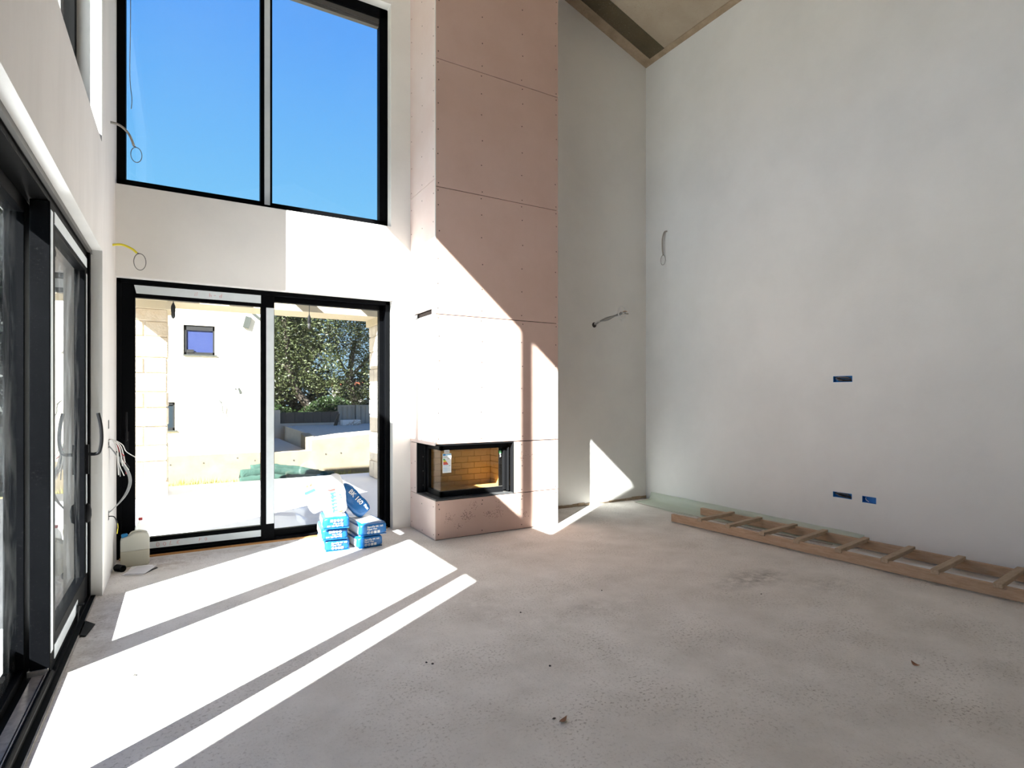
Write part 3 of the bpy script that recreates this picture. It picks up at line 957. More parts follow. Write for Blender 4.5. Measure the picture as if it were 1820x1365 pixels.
fr.box(GX - 0.02, GX - 0.008, 5.565, 5.58, OZ0 + 0.02, 0.9)
fr.build('door_frame', 'firebox_black', ins, bevel=0.002, segs=1)
MB().box(2.21, 2.93, GY - 0.006, GY, 0.456, 0.462).build('air_bar', 'grey_alu', ins)
for bx_ in ((2.935, 2.96, GY - 0.045, GY - 0.01), (2.20, 2.215, 5.47, 5.50), (2.45, 2.49, FY + 0.05, FY + 0.075)):
    MB().box(*bx_, OZ0 + 0.008, OZ0 + 0.016).build('clip', 'grey_alu', ins)
for z in (0.47, 0.62, 0.77):
    MB().disc((3.0078, 5.17, z), (-1, 0, 0), 0.006, 7).build('bolt', 'grey_alu', ins)
    MB().disc((2.20, 5.5975, z), (0, -1, 0), 0.006, 7).build('bolt', 'grey_alu', ins)
MB().box(GX + 0.004, 2.93, GY + 0.002, GY + 0.007, 0.455, 0.870).build('front_glass', 'stove_glass', ins)
MB().box(GX + 0.002, GX + 0.007, GY + 0.004, 5.53, 0.455, 0.870).build('side_glass', 'stove_glass', ins)
# firebox: black shell and firebrick lining
sh = MB()
sh.box(GX + 0.03, 3.055, 5.655, 5.665, 0.40, 0.93)
sh.box(3.05, 3.058, GY + 0.03, 5.66, 0.40, 0.93)
sh.box(GX + 0.02, 3.055, GY + 0.02, 5.66, 0.405, 0.412)
sh.box(GX + 0.02, 3.055, GY + 0.02, 5.66, 0.905, 0.915)
sh.box(GX + 0.032, GX + 0.04, 5.53, 5.66, 0.40, 0.92)
sh.build('firebox_shell', 'firebox_black', ins)
BW, BH = 0.158, 0.066
me_b = MB().box(-BW / 2 + 0.0016, BW / 2 - 0.0016, 0, 0.03, 0.0016, BH - 0.0016).build('firebrick', 'firebrick', ins, bevel=0.0015, segs=1)
me_b.location = Vector((2.35, 5.62, 0.415)) - wloc(ins)
me_mesh = me_b.data
for v in me_mesh.vertices:
    v.co += wloc(ins)
first = True
for row in range(7):
    z = 0.415 + row * BH
    off = 0.0 if row % 2 == 0 else BW / 2
    for k in range(-1, 6):
        xa_, xb_ = max(2.262, 2.34 + (k - 0.5) * BW + off), min(3.018, 2.34 + (k + 0.5) * BW + off)
        if xb_ - xa_ < 0.02:
            continue
        o = me_b if first else me_b.copy()
        if not first:
            C.objects.link(o)
        first = False
        o.location = Vector(((xa_ + xb_) / 2, 5.62, z)) - wloc(ins)
        o.scale = ((xb_ - xa_) / BW, 1, 1)
    for k in range(3):
        ya_ = max(5.225, 5.225 + k * BW - (0 if row % 2 else BW / 2))
        yb_ = min(5.62, 5.225 + (k + 1) * BW - (0 if row % 2 else BW / 2)) if k < 2 else 5.62
        cy = (ya_ + yb_) / 2
        if yb_ - ya_ < 0.02:
            continue
        o = me_b.copy()
        C.objects.link(o)
        o.rotation_euler = (0, 0, math.radians(-90))
        o.scale = ((yb_ - ya_) / BW, 1, 1)
        o.location = Vector((3.018, cy, z)) - wloc(ins)
for k in range(4):
    for r_ in range(2):
        o = me_b.copy()
        C.objects.link(o)
        o.rotation_euler = (math.radians(90), 0, 0)
        o.scale = (1.2, 1, 2.6)
        o.location = Vector((2.36 + k * BW * 1.2, 5.59 - r_ * BH * 2.6 - 0.001, 0.414 - 0.0)) - wloc(ins)
hl = MB()
for r_ in range(2):
    for k in range(6):
        hl.disc((2.515 + k * 0.0225, 5.6195, 0.600 + r_ * 0.038), (0, -1, 0), 0.0042, 8)
hl.build('air_holes', 'screw_dark', ins, kind='stuff')
lb = MB().box(2.247, 2.342, GY - 0.002, GY - 0.0008, 0.640, 0.834).build('energy_label', 'label_white', ins, label='white energy label with coloured rating bars')
yl = GY - 0.0026
MB().box(2.252, 2.280, yl, yl + 0.0005, 0.812, 0.830).build('label_header', 'label_blue', lb)
MB().box(2.282, 2.338, yl, yl + 0.0005, 0.812, 0.830).build('label_header', 'label_lightblue', lb)
for k, mt in enumerate(('label_green', 'label_green', 'label_yellow', 'label_yellow', 'label_red', 'label_red', 'label_red')):
    z = 0.783 - k * 0.0088
    x1 = 2.268 + k * 0.0062
    MB().prism([(2.254, z), (x1, z), (x1 + 0.006, z - 0.0078), (2.254, z - 0.0078)], 'y', yl, yl + 0.0005).build('rating_bar', mt, lb)
for bx_ in ((2.300, 2.320, 0.776, 0.783), (2.254, 2.318, 0.796, 0.801), (2.315, 2.330, 0.706, 0.714)):
    MB().box(bx_[0], bx_[1], yl, yl + 0.0005, bx_[2], bx_[3]).build('label_print', 'label_grey', lb)
for k, z in enumerate((0.715, 0.706, 0.690, 0.684, 0.672, 0.664, 0.652)):
    MB().box(2.254, 2.300 + 0.03 * (k % 2), yl, yl + 0.0005, z, z + 0.0035).build('label_line', 'label_lightblue', lb)
bc = MB().box(2.266, 2.322, GY - 0.002, GY - 0.0008, 0.840, 0.868).build('barcode_label', 'label_white', ins)
tx = MB()
for k in range(11):
    tx.box(2.270 + k * 0.0043, 2.270 + k * 0.0043 + 0.0024, yl, yl + 0.0005, 0.845, 0.862)
tx.build('bars', 'label_grey', bc)
gs = MB().disc((2.905, GY - 0.0008, 0.822), (0, -1, 0), 0.017, 18).build('round_sticker', 'label_green', ins, label='round green sticker')
MB().prism([(2.895, 0.816), (2.905, 0.832), (2.915, 0.816)], 'y', GY - 0.0032, GY - 0.0024).build('sticker_mark', 'label_white', gs)
MB().prism([(2.898, 0.803), (2.914, 0.806), (2.910, 0.788), (2.915, 0.772), (2.902, 0.765), (2.905, 0.780)], 'y', GY - 0.002, GY - 0.0008).build('torn_sticker', 'label_white', ins)

# ------------------------------------------------------------------ bags of tile adhesive by the glass door


def pillow(w, d, h, seed, sag=0.010, n=9, soft=1.0):
    """Block-shaped stuffed sack as a closed shell, w (x) by d (y) by h (z), standing on z=0, centred on x,y."""
    bm = bmesh.new()
    bmesh.ops.create_cube(bm, size=2.0)
    bmesh.ops.subdivide_edges(bm, edges=bm.edges[:], cuts=n, use_grid_fill=True)
    for v in bm.verts:
        x, y, z = v.co
        cr = soft * 0.055
        fx = x * (1 - cr * (abs(y) ** 10 + abs(z) ** 8))
        fy = y * (1 - cr * 0.5 * (abs(x) ** 10 + abs(z) ** 8))
        fz = z * (1 - cr * 2.0 * (abs(x) ** 10 + abs(y) ** 10)) + 0.05 * soft * (1 - x * x) * (1 - y * y) * (1 if z > 0 else 0)
        p = Vector((fx * w / 2, fy * d / 2, (fz + 1) * h / 2))
        nz = noise.noise(Vector((p.x * 11 + seed * 3.1, p.y * 11, p.z * 16)))
        n2 = noise.noise(Vector((p.x * 30, p.y * 30 + seed * 7.7, p.z * 40)))
        dr = Vector((x / w, y / d, z / h * 0.5)).normalized()
        p += dr * (nz * sag * 0.7 + n2 * sag * 0.35) * (0.2 if z < -0.9 or z > 0.9 else 1.0)
        p.z = max(p.z, 0.0)
        v.co = p
    m = MB()
    bm.verts.index_update()
    m.add([v.co.copy() for v in bm.verts], [tuple(l.index for l in f.verts) for f in bm.faces])
    bm.free()
    return m


def adhesive_bag(center, rotz, w, d, h, seed, flip, label, z):
    root = empty('adhesive_bag', (center[0], center[1], z), label, 'bag', 'blue sacks stacked by the glass door')
    M = Matrix.Translation((center[0], center[1], z)) @ Matrix.Rotation(rotz, 4, 'Z')
    m = pillow(w, d, h, seed)
    white = []
    for f_ in m.f:
        c = sum((m.v[i] for i in f_), Vector()) / len(f_)
        side = abs(c.x) > w * 0.44 and -d * 0.40 < c.y and h * 0.10 < c.z < h * 0.80
        top = c.z > h * 0.93 and abs(c.x) < w * 0.40 and c.y > -d * 0.40
        white.append(1 if side or top else 0)
    sk = m.xform(M).build('sack', 'bag_blue', root, smooth=True)
    sk.data.materials.append(MATS['bag_white'])
    for p, k in zip(sk.data.polygons, white):
        p.material_index = k
    # folded end flap along the lower front edge
    fl2 = MB().box(-w * 0.47, w * 0.47, -d / 2 - 0.004, -d / 2 + 0.01, h * 0.02, h * 0.09)
    fl2.xform(M).build('folded_flap', 'bag_blue', root, bevel=0.003)
    fm = M @ Matrix.Translation((0, -d / 2 - 0.0065, h * 0.5)) @ Matrix.Rotation(math.radians(90), 4, 'X')
    if flip:
        fm = fm @ Matrix.Rotation(math.pi, 4, 'Z')
    s = h / 0.115
    ws = w / 0.25
    lx = -0.062 * ws
    text_mesh('SiproFix BK 160', 0.0235 * s, fm @ Matrix.Translation((lx, 0.018 * s, 0)), 'lettering', 'bag_print', root)
    text_mesh('Super Flex', 0.0225 * s, fm @ Matrix.Translation((lx, -0.003 * s, 0)), 'lettering', 'bag_print', root)
    for k in range(4):
        ic = MB()
        cx = lx + 0.013 + k * 0.031 * ws
        cy = -0.026 * s
        r = 0.0125 * s
        if k < 2:
            ic.tube([(cx + r * 0.85 * math.cos(a * math.pi / 8), cy + r * 0.85 * math.sin(a * math.pi / 8), 0) for a in range(16)], r * 0.2, 5, closed=True)
            ic.box(cx - r * 0.35, cx + r * 0.35, cy - r * 0.2, cy + r * 0.2, -0.0005, 0.0008)
        else:
            ic.box(cx - r, cx + r, cy - r, cy + r, -0.0005, 0.0008)
        ic.xform(fm).build('printed_icon', 'bag_print', root)
    return root


BW_, BD_ = 0.255, 0.46
adhesive_bag((1.238, 5.450), math.radians(-3), 0.225, BD_, 0.104, 1, False, 'blue adhesive sack on the floor, bottom of the taller left stack', 0.0)
adhesive_bag((1.225, 5.435), math.radians(-6), 0.235, 0.45, 0.102, 2, True, 'blue adhesive sack with upside-down print, middle of the left stack', 0.1055)
adhesive_bag((1.240, 5.415), math.radians(-8), 0.235, 0.47, 0.104, 3, True, 'blue adhesive sack with upside-down print, under the white bag', 0.2095)
adhesive_bag((1.500, 5.405), math.radians(5), 0.240, 0.44, 0.106, 4, False, 'blue adhesive sack on the floor, bottom of the lower right stack', 0.0)
adhesive_bag((1.535, 5.410), math.radians(4), 0.262, 0.44, 0.114, 5, False, 'blue adhesive sack carrying the leaning sack, top of the right stack', 0.1085)

# leaning blue sack
root = empty('adhesive_bag', (1.50, 5.50, 0.225), 'blue adhesive sack leaning askew behind the white bag', 'bag', 'blue sacks stacked by the glass door')
ML = Matrix.Translation((1.440, 5.505, 0.395)) @ Matrix.Rotation(math.radians(6), 4, 'Z') @ Matrix.Rotation(math.radians(-41), 4, 'Y')
m = pillow(0.165, 0.085, 0.36, 9, sag=0.016, soft=1.5)
m.xform(ML @ Matrix.Translation((0, 0, -0.18))).build('sack', 'bag_blue', root, smooth=True)
fm = ML @ Matrix.Translation((0.012, -0.052, 0.115)) @ Matrix.Rotation(math.radians(90), 4, 'X') @ Matrix.Rotation(math.radians(-90), 4, 'Z')
text_mesh('BK 160', 0.062, fm, 'lettering', 'bag_print', root)
fm2 = ML @ Matrix.Translation((0.030, -0.052, -0.095)) @ Matrix.Rotation(math.radians(90), 4, 'X') @ Matrix.Rotation(math.radians(-90), 4, 'Z')
text_mesh('Flex', 0.036, fm2, 'lettering', 'bag_print', root)

# white bag standing on the left stack
root = empty('filler_bag', (1.235, 5.37, 0.318), 'crumpled white bag with blue print standing on the left stack', 'bag')
MW = Matrix.Translation((1.238, 5.38, 0.318)) @ Matrix.Rotation(math.radians(-6), 4, 'Z') @ Matrix.Rotation(math.radians(-4), 4, 'Y')
m = pillow(0.215, 0.13, 0.335, 21, sag=0.020)
for v in m.v:
    if v.z > 0.20:
        t = (v.z - 0.20) / 0.135
        v.y *= 1 - 0.75 * t
        v.x = v.x * (1 - 0.10 * t) + 0.020 * t * math.sin(v.x * 40)
        v.z += 0.022 * t * math.sin(v.x * 26 + 1.0)
m.xform(MW).build('sack', 'bag_white', root, smooth=True)
pr = MB()
for k in range(6):
    z = 0.205 - k * 0.033
    pr.prism([(-0.038 + k * 0.002, z), (0.012 + k * 0.002, z), (0.010 + k * 0.002, z - 0.012), (-0.006, z - 0.010), (-0.012, z - 0.026), (-0.034 + k * 0.002, z - 0.024)], 'y', -0.0725, -0.0715)
pr.xform(MW).build('blue_print', 'label_blue', root)
pr = MB()
pr.box(-0.055, 0.012, -0.0725, -0.0715, 0.222, 0.233)
pr.box(-0.030, 0.010, -0.0725, -0.0715, 0.246, 0.251)
pr.xform(MW).build('pink_print', 'label_red', root)
pr = MB()
pr.prism([(0.030, 0.185), (0.055, 0.178), (0.062, 0.165), (0.045, 0.170)], 'y', -0.0725, -0.0715)
pr.prism([(0.055, 0.158), (0.066, 0.150), (0.060, 0.140), (0.050, 0.148)], 'y', -0.0725, -0.0715)
pr.xform(MW).build('blue_mark', 'label_blue', root)
pr = MB()
pr.prism([(0.028, 0.022), (0.07, 0.030), (0.06, 0.012), (0.02, 0.010)], 'y', -0.0725, -0.0715)
pr.xform(MW).build('orange_print', 'label_yellow', root)

# torn-open bag mouth behind it
root = empty('torn_bag', (1.10, 5.52, 0.318), 'torn-open white bag with blue band and brown filling, left behind the white bag', 'bag')
MT = Matrix.Translation((1.125, 5.53, 0.318)) @ Matrix.Rotation(math.radians(-20), 4, 'Y')
m = pillow(0.13, 0.10, 0.27, 31, sag=0.022)
m.xform(MT).build('sack', 'bag_white', root, smooth=True)
m = MB().box(-0.068, 0.03, -0.056, -0.052, 0.205, 0.232)
m.xform(MT).build('blue_band', 'label_blue', root)
m = pillow(0.085, 0.075, 0.05, 33, sag=0.025, n=4)
m.xform(MT @ Matrix.Translation((-0.02, 0, 0.255))).build('filling', 'bag_torn', root, smooth=True)

# ------------------------------------------------------------------ canister, bottle, pipe, papers in the corner
jug = empty('canister', (-0.33, 5.645, 0), 'squarish translucent white plastic canister with blue cap, by the glass door', 'canister')
MJ = Matrix.Translation((-0.333, 5.645, 0)) @ Matrix.Rotation(math.radians(4), 4, 'Z')


def jug_body(z0, z1):
    hw = 0.101
    out = [(-hw + 0.010, 0.0), (hw - 0.014, 0.0), (hw - 0.003, 0.012), (hw, 0.03), (hw, 0.225), (hw - 0.006, 0.250), (hw - 0.025, 0.266), (0.045, 0.272),
           (-0.005, 0.270), (-0.030, 0.257), (-0.045, 0.249), (-0.085, 0.240), (-hw + 0.003, 0.222), (-hw, 0.205), (-hw, 0.03), (-hw + 0.003, 0.012)]
    # clip the outline to the height band
    pts = []
    n = len(out)
    for i in range(n):
        a, b = out[i], out[(i + 1) % n]
        for (p, q) in ((a, b),):
            ina = z0 - 1e-6 <= p[1] <= z1 + 1e-6
            if ina:
                pts.append(p)
            for zc in (z0, z1):
                if (p[1] - zc) * (q[1] - zc) < 0:
                    t = (zc - p[1]) / (q[1] - p[1])
                    pts.append((p[0] + t * (q[0] - p[0]), zc))
    return MB().prism(pts, 'y', -0.055, 0.055)


jug_body(0.128, 0.272).xform(MJ).build('upper_body', 'jug_plastic', jug, bevel=0.010, segs=3, smooth=True)
jug_body(0.0, 0.130).xform(MJ).build('filled_body', 'jug_liquid', jug, bevel=0.010, segs=3, smooth=True)
cp = MB().lathe((0, 0, 0), [(0.021, 0), (0.0235, 0.002), (0.0235, 0.026), (0.020, 0.030)], 18)
cp.xform(MJ @ Matrix.Translation((-0.070, 0, 0.236)) @ Matrix.Rotation(math.radians(-8), 4, 'Y')).build('cap', 'cap_blue', jug)
hd = MB().tube(smooth_path([(-0.035, 0, 0.250), (-0.020, 0, 0.272), (0.03, 0, 0.281), (0.085, 0, 0.262)], 5), 0.010, 8)
hd.xform(MJ).build('handle', 'jug_plastic', jug, smooth=True)

bot = empty('plastic_bottle', (-0.302, 5.79, 0), 'clear plastic bottle with red cap standing behind the canister', 'bottle')
MB().lathe((-0.302, 5.79, 0), [(0.036, 0), (0.042, 0.006), (0.042, 0.085), (0.040, 0.10), (0.042, 0.115), (0.042, 0.215), (0.0425, 0.255), (0.039, 0.285), (0.030, 0.312), (0.018, 0.328), (0.0145, 0.335), (0.0145, 0.345)], 24).build('bottle_body', 'bottle_plastic', bot, smooth=True)
MB().lathe((-0.302, 5.79, 0.343), [(0.0155, 0), (0.0165, 0.001), (0.0165, 0.020), (0.0145, 0.022)], 18).build('cap', 'cap_red', bot)

pp = MB()
Mp = Matrix.Translation((-0.395, 5.478, 0.027)) @ Matrix.Rotation(math.radians(-62), 4, 'Z') @ Matrix.Rotation(math.radians(-90), 4, 'X')
ro, ri, L = 0.027, 0.0235, 0.075
n = 22
for k in range(n):
    a = 2 * math.pi * k / n
    pp.v += [Vector((ro * math.cos(a), ro * math.sin(a), 0)), Vector((ro * math.cos(a), ro * math.sin(a), -L)), Vector((ri * math.cos(a), ri * math.sin(a), 0)), Vector((ri * math.cos(a), ri * math.sin(a), -L))]
for k in range(n):
    a, b = 4 * k, 4 * ((k + 1) % n)
    pp.f += [(a, b, b + 1, a + 1), (a + 2, a + 3, b + 3, b + 2), (a, a + 2, b + 2, b), (a + 1, b + 1, b + 3, a + 3)]
Mp = Matrix.Translation((-0.402, 5.455, 0.0275)) @ Vector((0.62, -0.78, 0.0)).to_track_quat('Z', 'Y').to_matrix().to_4x4()
pp.xform(Mp).build('pipe_offcut', 'black_plastic', label='short black plastic pipe offcut lying beside the papers', cat='pipe', smooth=False)


def sheet(name, pts, z, mt, label=None, cat=None, th=0.0015, parent=None, group=None):
    m = MB().prism(pts, 'z', z, z + th)
    return m.build(name, mt, parent, label=label, cat=cat, group=group)


nb = empty('papers', (-0.29, 5.40, 0), 'grey folded sheets of paper lying in front of the canister', 'papers')
sheet('sheet', [(-0.385, 5.345), (-0.25, 5.285), (-0.175, 5.49), (-0.31, 5.53)], 0.010, 'paper', parent=nb)
sheet('sheet', [(-0.405, 5.345), (-0.262, 5.270), (-0.19, 5.46), (-0.33, 5.53)], 0.004, 'paper_white', parent=nb)
sheet('sheet', [(-0.37, 5.47), (-0.23, 5.44), (-0.20, 5.56), (-0.35, 5.60)], 0.001, 'paper_white', parent=nb)
sheet('cover', [(-0.26, 5.300), (-0.165, 5.440), (-0.175, 5.47), (-0.27, 5.32)], 0.0015, 'black_plastic', parent=nb)

# black angled flap leaning at the foot of the sliding door
fl_ = empty('rubber_flap', (-0.52, 4.22, 0), 'small black rubber flap bent on the floor at the sliding door', 'flap')
MB().prism([(-0.545, 4.13), (-0.480, 4.085), (-0.455, 4.27), (-0.512, 4.36), (-0.545, 4.34)], 'z', 0.004, 0.009).build('flat_leaf', 'black_plastic', fl_)
m = MB()
m.prism([(4.285, 0.008), (4.335, 0.008), (4.40, 0.105), (4.385, 0.118), (4.345, 0.116)], 'x', -0.551, -0.546)
m.box(-0.551, -0.522, 4.346, 4.386, 0.112, 0.117)
m.build('upright_leaf', 'black_plastic', fl_)

# ------------------------------------------------------------------ timber ladder on the floor along the right wall
lad = empty('wooden_ladder', (5.1, 2.7, 0), 'long home-made timber ladder lying flat along the right wall', 'ladder')
y0, y1 = 4.52, 0.85


def lx_f(y):
    return 4.715 + (4.52 - y) * 0.058


def lx_b(y):
    return 5.275 + (4.60 - y) * 0.052


for (fn, ya, yb, zoff) in ((lx_f, 4.52, y1, 0), (lx_b, 4.60, y1, 0)):
    m = MB()
    segs = 14
    outl = []
    for i in range(segs + 1):
        y = ya + (yb - ya) * i / segs
        w = 0.004 * math.sin(i * 1.9)
        outl.append((fn(y) + w, y))
    poly = outl + [(p[0] + 0.040, p[1]) for p in outl[::-1]]
    m.prism(poly, 'z', 0.012, 0.094)
    m.build('rail', 'timber', lad, bevel=0.003, segs=1)
rung_f = [4.155, 3.812, 3.440, 3.105, 2.740, 2.385, 2.045, 1.675, 1.32, 0.97]
random.seed(4)
for k, y in enumerate(rung_f):
    xa = lx_f(y) - 0.012
    yb_ = y + 0.075 + random.uniform(-0.02, 0.02)
    xb2 = lx_b(yb_) + 0.052
    L = math.hypot(xb2 - xa, yb_ - y)
    a = math.atan2(yb_ - y, xb2 - xa)
    m = MB().box(0, L, -0.026, 0.026, 0.0, 0.036)
    m.xform(Matrix.Translation((xa, y - 0.02, 0.078)) @ Matrix.Rotation(a, 4, 'Z') @ Matrix.Rotation(math.radians(random.uniform(-1, 1)), 4, 'X'))
    m.build('rung', 'timber_rung', lad, bevel=0.003, segs=1)

# translucent plastic film along the wall foot
fm_ = MB()
ny = 40
prof = [(0.0, 0.105), (0.012, 0.06), (0.028, 0.020), (0.070, 0.006), (0.16, 0.004), (0.25, 0.003), (0.285, 0.004)]
vs = []
for i in range(ny + 1):
    y = 5.66 - i * (5.66 - 2.88) / ny
    for j, (dx, z) in enumerate(prof):
        s = 1.0 if j else 1
        wig = 0.010 * math.sin(i * 0.55 + j) * (j > 2)
        taper = 1.0 + 0.25 * math.sin(i * 0.13)
        vs.append((XR - 0.028 - dx * taper * (1.12 if y > 4.6 else 1.0) + wig * 0.6, y, z + 0.0015 * math.sin(i * 0.9 + j) + 0.002))
nP = len(prof)
fs = []
for i in range(ny):
    for j in range(nP - 1):
        fs.append((i * nP + j, i * nP + j + 1, (i + 1) * nP + j + 1, (i + 1) * nP + j))
fm_.add(vs, fs)
film = fm_.build('plastic_film', 'film_clear', label='greenish translucent plastic film strip along the foot of the right wall', cat='plastic film', smooth=True)
sol = film.modifiers.new('thickness', 'SOLIDIFY')
sol.thickness = 0.002
st = MB().tube(smooth_path([(5.19, 5.60, 0.006), (5.17, 5.30, 0.006), (5.19, 4.7, 0.006), (5.20, 4.2, 0.006), (5.22, 3.6, 0.006), (5.30, 3.05, 0.006)], 6), 0.006, 6)
st.build('plastic_strip', 'conduit_grey', label='thin grey plastic strip on the floor under the ladder', cat='strip')

# white foam sheets under the ladder
fo = MB()
nx, ny = 6, 30
vs = []
for i in range(ny + 1):
    y = 2.95 - i * (2.95 - 0.95) / ny
    for j in range(nx + 1):
        x0 = 4.93 + (2.95 - y) * 0.05 + 0.04 * math.sin(i * 0.4)
        x1 = 5.255 + (2.95 - y) * 0.05
        t = j / nx
        z = 0.006 + 0.034 * math.sin(t * math.pi) * (0.7 + 0.4 * math.sin(i * 0.7)) + 0.004 * noise.noise(Vector((i * 0.5, j * 0.8, 2)))
        vs.append((x0 + (x1 - x0) * t, y, max(0.003, z)))
fs = [(i * (nx + 1) + j, i * (nx + 1) + j + 1, (i + 1) * (nx + 1) + j + 1, (i + 1) * (nx + 1) + j) for i in range(ny) for j in range(nx)]
fo.add(vs, fs)
foam = fo.build('foam_sheet', 'foam_white', label='crumpled white foam sheet lying between the ladder rails', cat='foam sheet', smooth=True)
sol = foam.modifiers.new('thickness', 'SOLIDIFY')
sol.thickness = 0.003
sol.offset = -1

# ------------------------------------------------------------------ junction boxes, cables and conduits
for (y0, y1, z0, z1, which) in SOCKETS:
    lab = {'upper': 'blue junction box with coiled wires, alone high on the right wall',
           'lower': 'wide blue junction box with coiled wires, low on the right wall',
           'lower2': 'narrow blue junction box, low right of the wide one'}[which]
    jb = empty('junction_box', (XR, (y0 + y1) / 2, z0), lab, 'junction box', 'junction boxes in the right wall')
    m = MB()
    d = 0.045
    m.box(XR + d, XR + d + 0.003, y0, y1, z0, z1)
    for (a, b, c, e) in ((y0, y0 + 0.003, z0, z1), (y1 - 0.003, y1, z0, z1), (y0, y1, z0, z0 + 0.003), (y0, y1, z1 - 0.003, z1)):
        m.box(XR + 0.001, XR + d, a, b, c, e)
    m.build('box_shell', 'box_blue', jb)
    nw = 0 if which == 'lower2' else 5
    random.seed(hash(which) % 100 if False else len(which) * 7 + int(z0 * 100))
    for k in range(nw):
        pts = []
        for i in range(9):
            a = i / 8 * math.pi * random.uniform(1.6, 2.0) + k
            pts.append((XR + 0.020 + 0.012 * math.sin(a * 1.3 + k), (y0 + y1) / 2 + (y1 - y0) * 0.40 * math.cos(a), (z0 + z1) / 2 + (z1 - z0) * 0.33 * math.sin(a + k * 0.7)))
        MB().tube(smooth_path(pts, 4), 0.0032, 6).build('wire', 'wire_black' if k < 4 else 'wire_grey', jb, smooth=True)
    if which == 'lower2':
        MB().tube(smooth_path([(XR + 0.03, y1 - 0.02, z0 + 0.045), (XR + 0.008, y1 - 0.03, z0 + 0.03), (XR + 0.012, y1 - 0.055, z0 + 0.01)], 5), 0.003, 6).build('wire', 'wire_white', jb, smooth=True)

LB = [(5.245, 5.325, 1.155, 1.225, 'empty grey wall box above the wire bundle on the left wall'), (5.245, 5.325, 1.01, 1.075, 'grey wall box on the left wall that the wire bundle hangs from'),
      (5.25, 5.32, 0.455, 0.53, 'grey wall box low on the left wall under the wire bundle')]
for (y0, y1, z0, z1, lab) in LB:
    m = MB()
    d = 0.045
    m.box(XL - d - 0.003, XL - d, y0, y1, z0, z1)
    for (a, b, c, e) in ((y0, y0 + 0.003, z0, z1), (y1 - 0.003, y1, z0, z1), (y0, y1, z0, z0 + 0.003), (y0, y1, z1 - 0.003, z1)):
        m.box(XL - d, XL - 0.001, a, b, c, e)
    m.build('wall_box', 'box_grey', label=lab, cat='wall box', group='wall boxes in the left wall')

bun = empty('wire_bundle', (XL, 5.285, 1.04), 'bundle of grey, white and red wires hanging from the left wall', 'wires')
random.seed(8)
src = Vector((XL - 0.02, 5.285, 1.045))
for k in range(14):
    o_ = random.uniform(0.05, 0.13)
    drop = random.uniform(0.10, 0.26)
    yy = random.uniform(-0.03, 0.10)
    pts = [src + Vector((0, random.uniform(-.02, .02), random.uniform(-.015, .015))), src + Vector((0.035, yy * 0.2, 0.03)), src + Vector((0.035 + o_ * 0.55, yy * 0.5, 0.005 - drop * 0.15)),
           src + Vector((0.03 + o_ * 0.8, yy * 0.9, -drop * 0.6)), src + Vector((0.03 + o_ * (0.9 if k % 3 else 1.3), yy, -drop))]
    mt = ('wire_white', 'wire_grey', 'wire_white', 'wire_red', 'wire_grey', 'wire_white', 'wire_black')[k % 7]
    MB().tube(smooth_path(pts, 5), 0.0034, 6).build('wire', mt, bun, smooth=True)
for k in range(3):
    pts = [src + Vector((0, 0.01 * k, 0)), src + Vector((0.04, 0.02, -0.05)), (XL + 0.085 + 0.008 * k, 5.33, 0.87), (XL + 0.125 + 0.007 * k, 5.35, 0.75), (XL + 0.10 + 0.006 * k, 5.33, 0.64), (XL + 0.03, 5.29, 0.54), (XL - 0.02, 5.285, 0.50)]
    MB().tube(smooth_path(pts, 6), 0.0042, 6).build('cable', 'wire_grey', bun, smooth=True)
tie = MB().tube([(XL + 0.055, 5.30, 0.985), (XL + 0.062, 5.302, 0.972)], 0.013, 10)
tie.build('cable_tie', 'wire_black', bun)
lw_ = empty('short_cable', (XL, 5.285, 0.49), 'short black and yellow cable poking from the low box on the left wall', 'cable')
MB().tube(smooth_path([(XL - 0.02, 5.28, 0.485), (XL + 0.03, 5.28, 0.482), (XL + 0.05, 5.285, 0.44), (XL + 0.055, 5.285, 0.385)], 6), 0.0045, 6).build('sheath', 'wire_black', lw_, smooth=True)
MB().tube(smooth_path([(XL + 0.05, 5.285, 0.44), (XL + 0.058, 5.285, 0.40), (XL + 0.052, 5.287, 0.345)], 6), 0.003, 6).build('core_wire', 'wire_yellow', lw_, smooth=True)


def conduit(name, path, r, mt, loop_c, loop_r, loop_axis, lab, cat='conduit'):
    e_ = empty(name, path[0], lab, cat)
    MB().tube(smooth_path(path, 6), r, 8).build('conduit_tube', mt, e_, smooth=True)
    p1 = Vector(path[-1])
    pts = [p1]
    ax = Vector(loop_axis)
    for i in range(17):
        a = math.pi / 2 + (i / 16) * 2 * math.pi
        w = loop_r * (0.55 if i in (0, 16) else 1.0)
        pts.append(Vector(loop_c) + ax * (math.cos(a) * loop_r * 0.62) + Vector((0, 0, math.sin(a) * loop_r)))
    pts.append(p1 + Vector((0, 0, 0.002)))
    MB().tube(smooth_path(pts, 3), 0.0030, 6).build('draw_wire', 'wire_dark', e_, smooth=True)
    return e_


